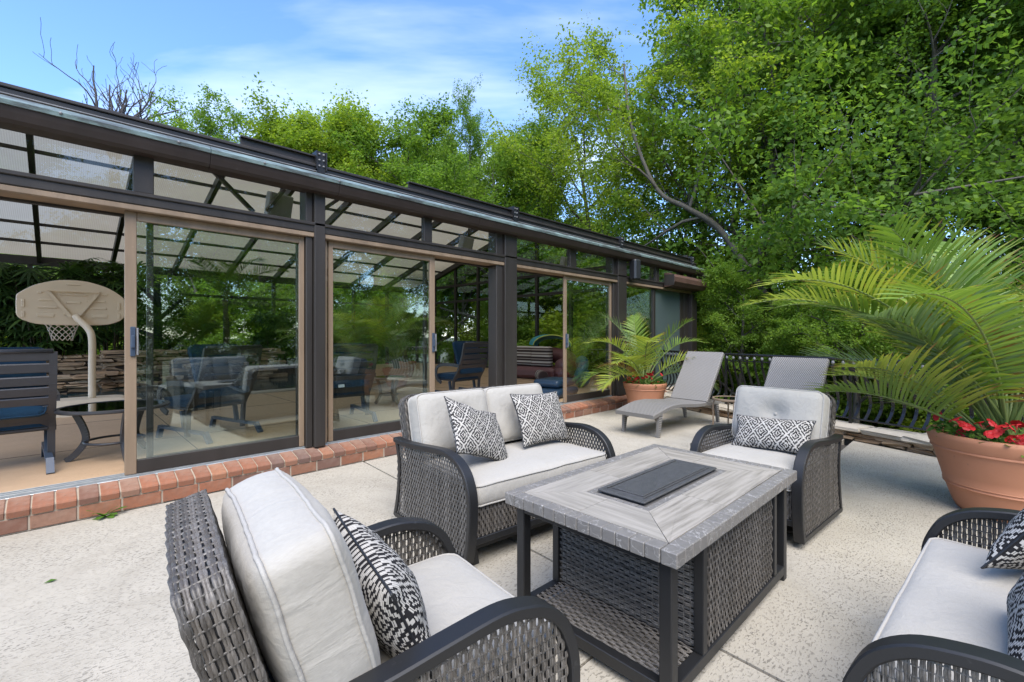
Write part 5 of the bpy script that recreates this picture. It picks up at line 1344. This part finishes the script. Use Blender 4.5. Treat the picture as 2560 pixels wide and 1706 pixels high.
FLT = thing('pool_float', 'teal pool float with lime edge lying on the sofa back', 'pool float', (9.75, 8.3, FZ + .82), R(20))
fm = MB(); nseg = 14
for i in range(nseg + 1):
    a = PI * i / nseg
    for y in (-.32, .32): fm.v.append((-.1 + .1 * (y > 0), .55 * math.cos(a) + y * .3, .05 + .28 * math.sin(a) + (.04 if y > 0 else 0)))
    fm.v += [(.3, .5 * math.cos(a), .03 + .22 * math.sin(a))]
fm.f = [(3 * i, 3 * i + 1, 3 * i + 4, 3 * i + 3) for i in range(nseg)] + [(3 * i + 1, 3 * i + 2, 3 * i + 5, 3 * i + 4) for i in range(nseg)]; fm.build('canopy', 'teal', FLT, True)
MB().tube([(-.1, .56 * math.cos(PI * i / 14) - .09, .06 + .29 * math.sin(PI * i / 14)) for i in range(15)], .016, 6).build('edge', 'lime', FLT, True)
for x, y, z, s_, lab in ((6.75, 5.65, 0.09, 1.0, 'lower dark blue pool mat on the floor behind the third door'), (6.85, 5.72, .25, .86, 'upper dark blue pool mat stacked on another behind the third door')):
    mb, a, b = cushion_mesh(.85 * s_, .6 * s_, .13, .012, .03, (), 2, 10, .002); o = mb.build('pool_mat', 'navy_plastic', None, True); o.location = (x, y, FZ + z); o.rotation_euler = (0, 0, R(12)); tag(o, lab, 'pool mat', 'dark blue pool mats')
TR = thing('inflatable_ring', 'dark teal inflatable ring leaning behind the third glass door', 'inflatable', (8.25, 6.1, FZ + .36), R(30))
MB().tube([(.28 * math.cos(2 * PI * i / 28), .06 * math.sin(4 * PI * i / 28), .24 * math.sin(2 * PI * i / 28)) for i in range(28)], .11, 12, True).build('tube', 'teal_dark', TR, True)
MB().tube([(.20 * math.cos(2 * PI * i / 28), -.07, .17 * math.sin(2 * PI * i / 28)) for i in range(28)], .02, 6, True).build('handle_rope', 'white_tag', TR, True)
# ---- plants inside
fan_me = []
for s_ in range(3):
    V, F, UV = fan_mesh(40 + s_); me = np_mesh('fan_leaf', V, F, UV); me.materials.append(M['leaf_fan']); fan_me.append((V, F, UV))
def lady_palm(label, loc, h_, r, n, seed):
    t = thing('lady_palm', label, 'palm', loc, 0, 'dark fan palms along the back of the pool house'); rng = np.random.default_rng(seed); VV, FF = [], []; b = 0; stems = MB()
    for k in range(n):
        V, F, UV = fan_me[k % 3]; z = h_ * rng.uniform(.12, 1) ** .8; rr = r * rng.uniform(.1, 1) ** .6; a = rng.uniform(0, 2 * PI); cpos = np.array((rr * math.cos(a), rr * math.sin(a), z))
        m = Matrix.Rotation(a + rng.normal() * .6, 3, 'Z') @ Matrix.Rotation(R(rng.uniform(-10, 55)), 3, 'Y') @ Matrix.Rotation(rng.normal() * .4, 3, 'X'); VV.append(V * rng.uniform(.75, 1.25) @ np.array(m).T + cpos); FF.append(F + b); b += len(V)
        if k % 8 == 0: stems.tube([(rr * .6 * math.cos(a), rr * .6 * math.sin(a), 0), (rr * math.cos(a), rr * math.sin(a), z)], .012, 5)
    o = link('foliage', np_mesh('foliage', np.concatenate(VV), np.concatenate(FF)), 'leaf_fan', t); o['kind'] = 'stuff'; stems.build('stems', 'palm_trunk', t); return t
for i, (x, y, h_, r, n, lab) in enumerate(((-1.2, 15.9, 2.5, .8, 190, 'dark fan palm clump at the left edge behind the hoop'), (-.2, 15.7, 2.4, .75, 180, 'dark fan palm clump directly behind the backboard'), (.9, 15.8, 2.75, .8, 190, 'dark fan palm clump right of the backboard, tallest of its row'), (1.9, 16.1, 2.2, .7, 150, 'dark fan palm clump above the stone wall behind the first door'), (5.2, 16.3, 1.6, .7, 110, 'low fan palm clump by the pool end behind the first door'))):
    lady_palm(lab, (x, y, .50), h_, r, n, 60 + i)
def indoor_palm(label, loc, trunk, sc, seed, pot=False):
    t = thing('indoor_palm', label, 'palm', loc, 0, 'feather palms in the pool house'); rng = random.Random(seed)
    MB().tube(catmull([(0, 0, 0), (.04, .02, trunk * .5), (-.02, .03, trunk)], 4), [.09, .085, .08, .075, .075, .07, .07, .07, .09], 10).build('trunk', 'palm_trunk', t, True)
    for k in range(14):
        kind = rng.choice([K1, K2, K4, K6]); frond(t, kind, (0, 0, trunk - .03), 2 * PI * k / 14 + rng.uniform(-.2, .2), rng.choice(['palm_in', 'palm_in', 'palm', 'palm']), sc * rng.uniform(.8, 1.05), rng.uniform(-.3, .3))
    if pot: MB().lathe(pot_mesh(.32, .42, .2), 32).build('pot', 'terracotta', t, True, 50)
    return t
indoor_palm('tall feather palm with a bare trunk behind the first glass door', (3.55, 15.75, .5), 1.9, .85, 5)
indoor_palm('low bright feather palm above the stone wall behind the first glass door', (2.55, 15.3, .5), .35, .95, 6)
indoor_palm('potted feather palm on the tan floor beyond the second glass door', (6.95, 11.3, FZ), .75, .80, 8, True)
indoor_palm('potted feather palm at the pool edge behind the left half of the second door', (4.15, 9.55, FZ), .55, .74, 14, True)
indoor_palm('bushy potted feather palm behind the handle side of the second door', (5.5, 9.3, FZ), .60, .80, 15, True)
indoor_palm('feather palm by the end wall behind the third glass door', (9.7, 5.9, FZ), .35, .62, 10, True)

# ================================================================== trees
def grow(seed, H, r0, lean=(0, 0), nb=9, spread=.9, start=.3, lv=3, path=None, up=.35, ntw=4, l1=.5):
    """returns wood MB and the twig end points with directions"""
    rng = random.Random(seed); wood = MB(); tips = []
    def branch(p, d, L, r, level, pts=None):
        n = 6 if level < 2 else 4
        if pts is None:
            pts = [p.copy()]; q = p.copy(); dd = d.copy()
            for i in range(n):
                w_ = .045 if level == 0 else .16; dd = (dd + Vector((rng.gauss(0, w_), rng.gauss(0, w_), rng.gauss(0, .10) + (up * .10 if level else .05)))).normalized(); q = q + dd * (L / n); pts.append(q.copy())
        m = len(pts); rad = [max(.006, r * (1 - .78 * i / (m - 1))) for i in range(m)]
        if level == 0: rad[0] *= 1.25
        wood.tube(pts, rad, (9, 6, 5, 3)[min(level, 3)], cap=False)
        if level >= lv:
            for f in (.35, .6, .8, 1.0): i = f * (m - 1); k = min(int(i), m - 2); tips.append((pts[k].lerp(pts[k + 1], i - k), (pts[-1] - pts[0]).normalized()))
            return
        cnt = nb if level == 0 else (5 if level == 1 else ntw)
        for c in range(cnt):
            f = (start if level == 0 else .25) + (1 - (start if level == 0 else .25)) * (c + rng.uniform(.2, .9)) / cnt; f = min(f, .99); i = f * (m - 1); k = min(int(i), m - 2); q = pts[k].lerp(pts[k + 1], i - k); tg = (pts[k + 1] - pts[k]).normalized()
            a = c * 2.4 + rng.uniform(-.5, .5); o1 = tg.orthogonal().normalized(); o2 = tg.cross(o1); sd_ = o1 * math.cos(a) + o2 * math.sin(a)
            nd = (tg * (.45 if level == 0 else .6) + sd_ * spread + Vector((0, 0, up * .5))).normalized(); Lc = L * (l1 * (1.15 - .65 * f) if level == 0 else rng.uniform(.42, .6)); branch(q, nd, Lc, r * (1 - .65 * f) * .60, level + 1)
        if level: tips.append((pts[-1], (pts[-1] - pts[-2]).normalized()))
    if path: P = catmull(path, 4); L = sum((b - a).length for a, b in zip(P, P[1:])); branch(P[0], Vector((0, 0, 1)), L, r0, 0, P)
    else: branch(Vector((0, 0, 0)), Vector((lean[0], lean[1], 1)).normalized(), H, r0, 0)
    return wood, tips
def crown(tips, seed, per, rc, size, flat=.12, ratio=.30, droop=.3, keep=1.0, sag=.35):
    """leaves in flat drooping sprays round the twigs, so gaps stay open between the sprays"""
    rng = np.random.default_rng(seed); C = []
    for p, d in tips:
        if rng.random() > keep: continue
        n = max(4, int(per * rng.uniform(.35, 1.5))); s_ = rc * rng.uniform(.5, 1.35); r = s_ * np.sqrt(rng.uniform(0, 1, n)); a = rng.uniform(0, 2 * PI, n)
        e1 = np.array((d.x, d.y, d.z * .4)); e1 /= np.linalg.norm(e1) + 1e-6; e2 = np.cross((0, 0, 1.0), e1); e2 /= np.linalg.norm(e2) + 1e-6; e3 = np.cross(e1, e2); tl = rng.normal() * .35; e2 = e2 * math.cos(tl) + e3 * math.sin(tl)
        q = (r * np.cos(a) * 1.25)[:, None] * e1 + (r * np.sin(a) * .8)[:, None] * e2 + (rng.normal(size=n) * flat * s_)[:, None] * np.array((0, 0, 1.0)); q[:, 2] -= sag * r * r / max(s_, .1); C.append(q + np.array(p))
    return leaves_at(np.concatenate(C), size, rng, .6, ratio, droop)
TV = {}
def variant(key, leafmat, gk, ck):
    wood, tips = grow(**gk); V, F = crown(tips, gk['seed'] + 50, **ck); wm_ = wood.mesh('trunk'); wm_.materials.append(M['bark']); wm_.polygons.foreach_set('use_smooth', [True] * len(wm_.polygons))
    lm = np_mesh('crown', V, F); lm.materials.append(M[leafmat]); TV[key] = (wm_, lm)
variant('maple', 'leaf_mid', dict(seed=1, H=9.5, r0=.20, nb=12, spread=1.0, start=.22, l1=.44), dict(per=105, rc=.62, size=.115, keep=.68, flat=.16))
variant('round', 'leaf_light', dict(seed=2, H=9, r0=.18, nb=13, spread=1.1, start=.25, l1=.42), dict(per=120, rc=.64, size=.115, keep=.9, flat=.22))
variant('airy', 'leaf_light', dict(seed=3, H=10, r0=.15, nb=11, spread=.66, start=.34, up=.6, l1=.40), dict(per=62, rc=.48, size=.095, keep=.7, flat=.18))
variant('broad', 'leaf_dark', dict(seed=5, H=9.5, r0=.17, nb=12, spread=1.2, start=.25, up=.15, l1=.46), dict(per=150, rc=.75, size=.095, keep=.56, flat=.12))
variant('shrub', 'leaf_shrub', dict(seed=7, H=2.4, r0=.05, nb=10, spread=.9, start=.05, l1=.5, lv=2), dict(per=120, rc=.40, size=.085, keep=.8))
TOP = {k: float(np.percentile(np.array([v.co.z for v in lm.vertices]), 99.5)) for k, (_, lm) in TV.items()}
CB, SB = math.cos(R(45.2)), math.sin(R(45.2))
def spot(right, depth): return depth * CB + right * depth * SB, depth * SB - right * depth * CB   # right: sideways slope from the view axis
def gz(x, y):
    d = max(x - 9.3, y - 18, -y - 7, -4 - x, 0); return -0.35 - .28 * min(d, 9) - .02 * min(max(d - 9, 0), 60) - .15
def tree(key, x, y, sc, rz, mat, label, group, name=None, sx=1.0, z=None):
    wm_, lm = TV[key]; t = thing(name or ('shrub' if key == 'shrub' else 'leafy_tree'), label, 'shrub' if key == 'shrub' else 'tree', (x, y, gz(x, y) if z is None else z), rz, group)
    a = inst('trunk', wm_, t, (0, 0, 0), (0, 0, 0), (sc * sx, sc * sx, sc)); b = inst('crown', lm, t, (0, 0, 0), (0, 0, 0), (sc * sx, sc * sx, sc))
    b.material_slots[0].link = 'OBJECT'; b.material_slots[0].material = M[mat]; b['kind'] = 'stuff'; return t
WG = 'trees of the woodland beyond the deck'
def T(key, px_, d, ytop, mat, label, rz=0.0, sx=1.0):
    x, y = spot((px_ - 1280) / 1141, d); z0 = gz(x, y); sc = (1.35 + (839 - ytop) / 1141 * d - z0) / TOP[key]   # height from the tree's top line
    return tree(key, x, y, sc, rz, mat, label, WG, None, sx)
# named trees, left to right
T('airy', 540, 22, 205, 'leaf_mid', 'feathery green tree rising over the left part of the pool house roof', 1.0, 1.0)
T('round', 700, 24, 318, 'leaf_light', 'rounded yellow-green tree over the pool house roof right of the feathery tree', 2.0)
T('round', 870, 26, 300, 'leaf_light', 'bright yellow-green tree over the middle of the pool house roof', .4)
T('maple', 1010, 25, 315, 'leaf_mid', 'mid green tree behind the roof below the sparse sprouting top', 3.0)
T('airy', 1150, 23, 262, 'leaf_mid', 'sparse tree with thin upright sprouting top behind the roof middle', 4.2, .6)
T('maple', 1235, 21, 335, 'leaf_mid', 'dense mid green tree over the roof left of the tall yellow-green trees', 5.0)
T('airy', 1370, 21, 265, 'leaf_light', 'thin yellow-green tree with open crown over the far roof end', .7, .7)
T('airy', 1500, 20, 185, 'leaf_light', 'tall yellow-green tree at the left of the big trees by the far corner', 2.6, 1.0)
T('airy', 1740, 17, -60, 'leaf_light', 'tallest open yellow-green tree against the sky right of the far corner', 5.5, .85)
T('airy', 1800, 20, 20, 'leaf_mid', 'big green tree behind the leaning grey trunk', 3.9, .8)
T('maple', 1930, 14.5, -150, 'leaf_mid', 'big green tree with straight grey trunk beyond the railing', .2, .85)
T('broad', 2170, 12.5, -230, 'leaf_dark', 'broad dark green tree overhanging the deck above the big palm', 2.2, .9)
T('broad', 2480, 11.5, -230, 'leaf_dark', 'dark green tree at the right edge overhanging the deck', 1.3, .9)
T('maple', 2290, 16, -100, 'leaf_mid', 'green tree behind the dark overhanging trees at the right', 1.1, .8)
# leaning trunks beyond the railing
def leaning(path, r0, seed, label, mat, per=16, nb=9):
    wood, tips = grow(seed=seed, H=1, r0=r0, path=path, nb=nb, spread=.8, start=.4, up=.3, l1=.34); V, F = crown(tips, seed + 9, per=per * 3, rc=.55, size=.10, keep=.55); x, y, z = path[0]
    t = thing('leaning_tree', label, 'tree', (0, 0, 0), 0, WG); wood.build('trunk', 'bark', t, True); c = link('crown', np_mesh('crown', V, F), mat, t); c['kind'] = 'stuff'
def q3(px_, py_, d): x, y = spot((px_ - 1280) / 1141, d); return (x, y, 1.35 + (839 - py_) / 1141 * d)
leaning([q3(2030, 1010, 11.5), q3(1936, 786, 12.5), q3(1880, 690, 12.7), q3(1795, 570, 13), q3(1717, 520, 13.2), q3(1640, 470, 13.6), q3(1577, 310, 14.2), q3(1560, 160, 14.6)], .13, 31, 'leaning grey trunked tree with limbs reaching left over the far corner', 'leaf_light', 20)
leaning([q3(1990, 1000, 14), q3(1975, 600, 14), q3(1968, 430, 14), q3(1990, 250, 14.2), q3(2000, 40, 14.5), q3(1985, -160, 14.6)], .16, 33, 'straight pale grey trunk with light green sprays beyond the railing', 'leaf_mid', 20)
leaning([q3(2360, 900, 11.5), q3(2345, 500, 11.5), q3(2335, 200, 11.6), q3(2345, -100, 12)], .14, 35, 'slim grey trunk rising through the dark crowns at the right', 'leaf_dark', 22)
# dead tree over the roof at the left
def dead_tree():
    x, y = spot((285 - 1280) / 1141, 20); t = thing('dead_tree', 'bare dead tree with dark twisting branches over the left end of the roof', 'tree', (x, y, -3)); rng = random.Random(14); w_ = MB()
    def br(p, d, L, r, lv):
        n = 7; pts = [p]; dd = d
        for i in range(n): dd = (dd + Vector((rng.gauss(0, .21), rng.gauss(0, .21), rng.gauss(.12, .10)))).normalized(); pts.append(pts[-1] + dd * L / n)
        w_.tube(pts, [max(.008, r * (1 - .72 * i / n)) for i in range(n + 1)], 5, cap=False)
        if lv >= 3: return
        for c in range((6, 4, 3)[lv]):
            f = rng.uniform(.25, .95); i = f * n; k = min(int(i), n - 1); q = pts[k].lerp(pts[k + 1], i - k); a = rng.uniform(0, 6.28); o1 = dd.orthogonal().normalized(); o2 = dd.cross(o1)
            br(q, (dd * .7 + (o1 * math.cos(a) + o2 * math.sin(a)) * .75 + Vector((0, 0, .4))).normalized(), L * rng.uniform(.4, .6), r * (1 - .6 * f) * .6, lv + 1)
    w_.tube([(0, 0, 0), (.1, 0, 6), (0, .1, 12.5)], [.3, .24, .17], 8)
    for a in range(9): br(Vector((0, .1, 11.6 + .12 * a)), Vector((math.cos(a * 1.05) * .5, math.sin(a * 1.05) * .5, 1)).normalized(), rng.uniform(3.0, 4.3), .085, 1)
    w_.build('branches', 'bark_dead', t, True)
dead_tree()
# the wood as a mass: more trees and undergrowth nobody can tell apart
rng = random.Random(99); n = 0
for px_, d, yt, key, mat in ((420, 31, 430, 'round', 'leaf_mid'), (620, 33, 380, 'maple', 'leaf_mid'), (780, 34, 370, 'round', 'leaf_mid'), (950, 33, 370, 'maple', 'leaf_mid'), (1090, 31, 380, 'round', 'leaf_mid'), (1200, 29, 400, 'maple', 'leaf_dark'), (1330, 27, 470, 'maple', 'leaf_mid'), (1420, 25, 540, 'maple', 'leaf_mid'), (1590, 25, 600, 'round', 'leaf_mid'), (1660, 21, 690, 'maple', 'leaf_mid'), (1740, 26, 640, 'maple', 'leaf_mid'), (1880, 25, 660, 'round', 'leaf_mid'), (2030, 21, 680, 'maple', 'leaf_mid'), (2200, 20, 680, 'round', 'leaf_mid'), (2480, 18, 660, 'maple', 'leaf_mid'), (2700, 13, 300, 'broad', 'leaf_dark'), (200, 30, 600, 'maple', 'leaf_mid'), (20, 28, 620, 'round', 'leaf_mid'), (300, 24, 600, 'maple', 'leaf_mid'), (120, 24, 600, 'maple', 'leaf_mid')):
    x, y = spot((px_ - 1280) / 1141, d); sc = (1.35 + (839 - yt) / 1141 * d - gz(x, y)) / TOP[key]; tree(key, x, y, sc, rng.uniform(0, 6), mat, 'leafy green tree among the dense wood behind the nearer trees', 'trees deep in the dense wood')
for k in range(46):
    if k < 30: px_ = 1690 + (2720 - 1690) * k / 29 + rng.uniform(-30, 30); d = rng.uniform(10.2, 14.5) if px_ < 2100 else rng.uniform(8.2, 12)
    else: px_ = 900 + (1690 - 900) * (k - 30) / 15; d = rng.uniform(19, 24)
    x, y = spot((px_ - 1280) / 1141, d)
    if -6 < x < 13.5 and 4 < y < 19: x = 14.0 + rng.uniform(0, 2)
    sap = k % 3 == 1
    tree('maple' if sap else 'shrub', x, y, rng.uniform(.30, .46) if sap else rng.uniform(.6, 1.5), rng.uniform(0, 6), rng.choice(['leaf_shrub', 'leaf_shrub', 'leaf_mid', 'leaf_light', 'leaf_dark']), 'young leafy sapling in the undergrowth beyond the railing and the pool house' if sap else 'leafy green bush in the undergrowth beyond the railing and the pool house', 'saplings of the undergrowth' if sap else 'bushes of the undergrowth')
for k in range(16):
    x = -3 + k * 1.15; tree('shrub', x, 20 + rng.uniform(0, 2.2), rng.uniform(1.0, 1.5), rng.uniform(0, 6), rng.choice(['leaf_shrub', 'leaf_light']), 'leafy green bush seen through the back glazing of the pool house', 'bushes behind the pool house', z=-.2)
for k in range(7):
    tree('shrub', 14.6 + rng.uniform(0, 1.5), 6 + k * 1.6, rng.uniform(1.5, 2.1), rng.uniform(0, 6), rng.choice(['leaf_light', 'leaf_light', 'leaf_shrub']), 'leafy green bush seen through the end glazing of the pool house', 'bushes beyond the end wall', z=-.9)
# trees across the garden behind the viewer, mirrored in the door glass
for x, y, sc, key, mat in ((-7, -11, .9, 'maple', 'leaf_mid'), (-2, -13, 1.0, 'round', 'leaf_mid'), (2.5, -11.5, .95, 'maple', 'leaf_mid'), (6.5, -13, 1.05, 'broad', 'leaf_dark'), (10.5, -10, .95, 'maple', 'leaf_mid'), (14.5, -8, 1.1, 'maple', 'leaf_dark'), (9, -18, 1.2, 'maple', 'leaf_mid')):
    tree(key, x, y, sc, rng.uniform(0, 6), mat, 'leafy tree across the garden, mirrored in the glass doors', 'trees mirrored in the door glass')
for k in range(9):  # unseen shrubs added to cover the bright band mirrored in the glass
    tree('shrub', -6 + k * 2.4, -9.2 - (k % 3) * .7, rng.uniform(1.0, 1.4), rng.uniform(0, 6), 'leaf_mid', 'leafy bush added out of view behind the viewer to fill the bright band mirrored in the doors', 'bushes added to fill the mirrored view', z=-.4)
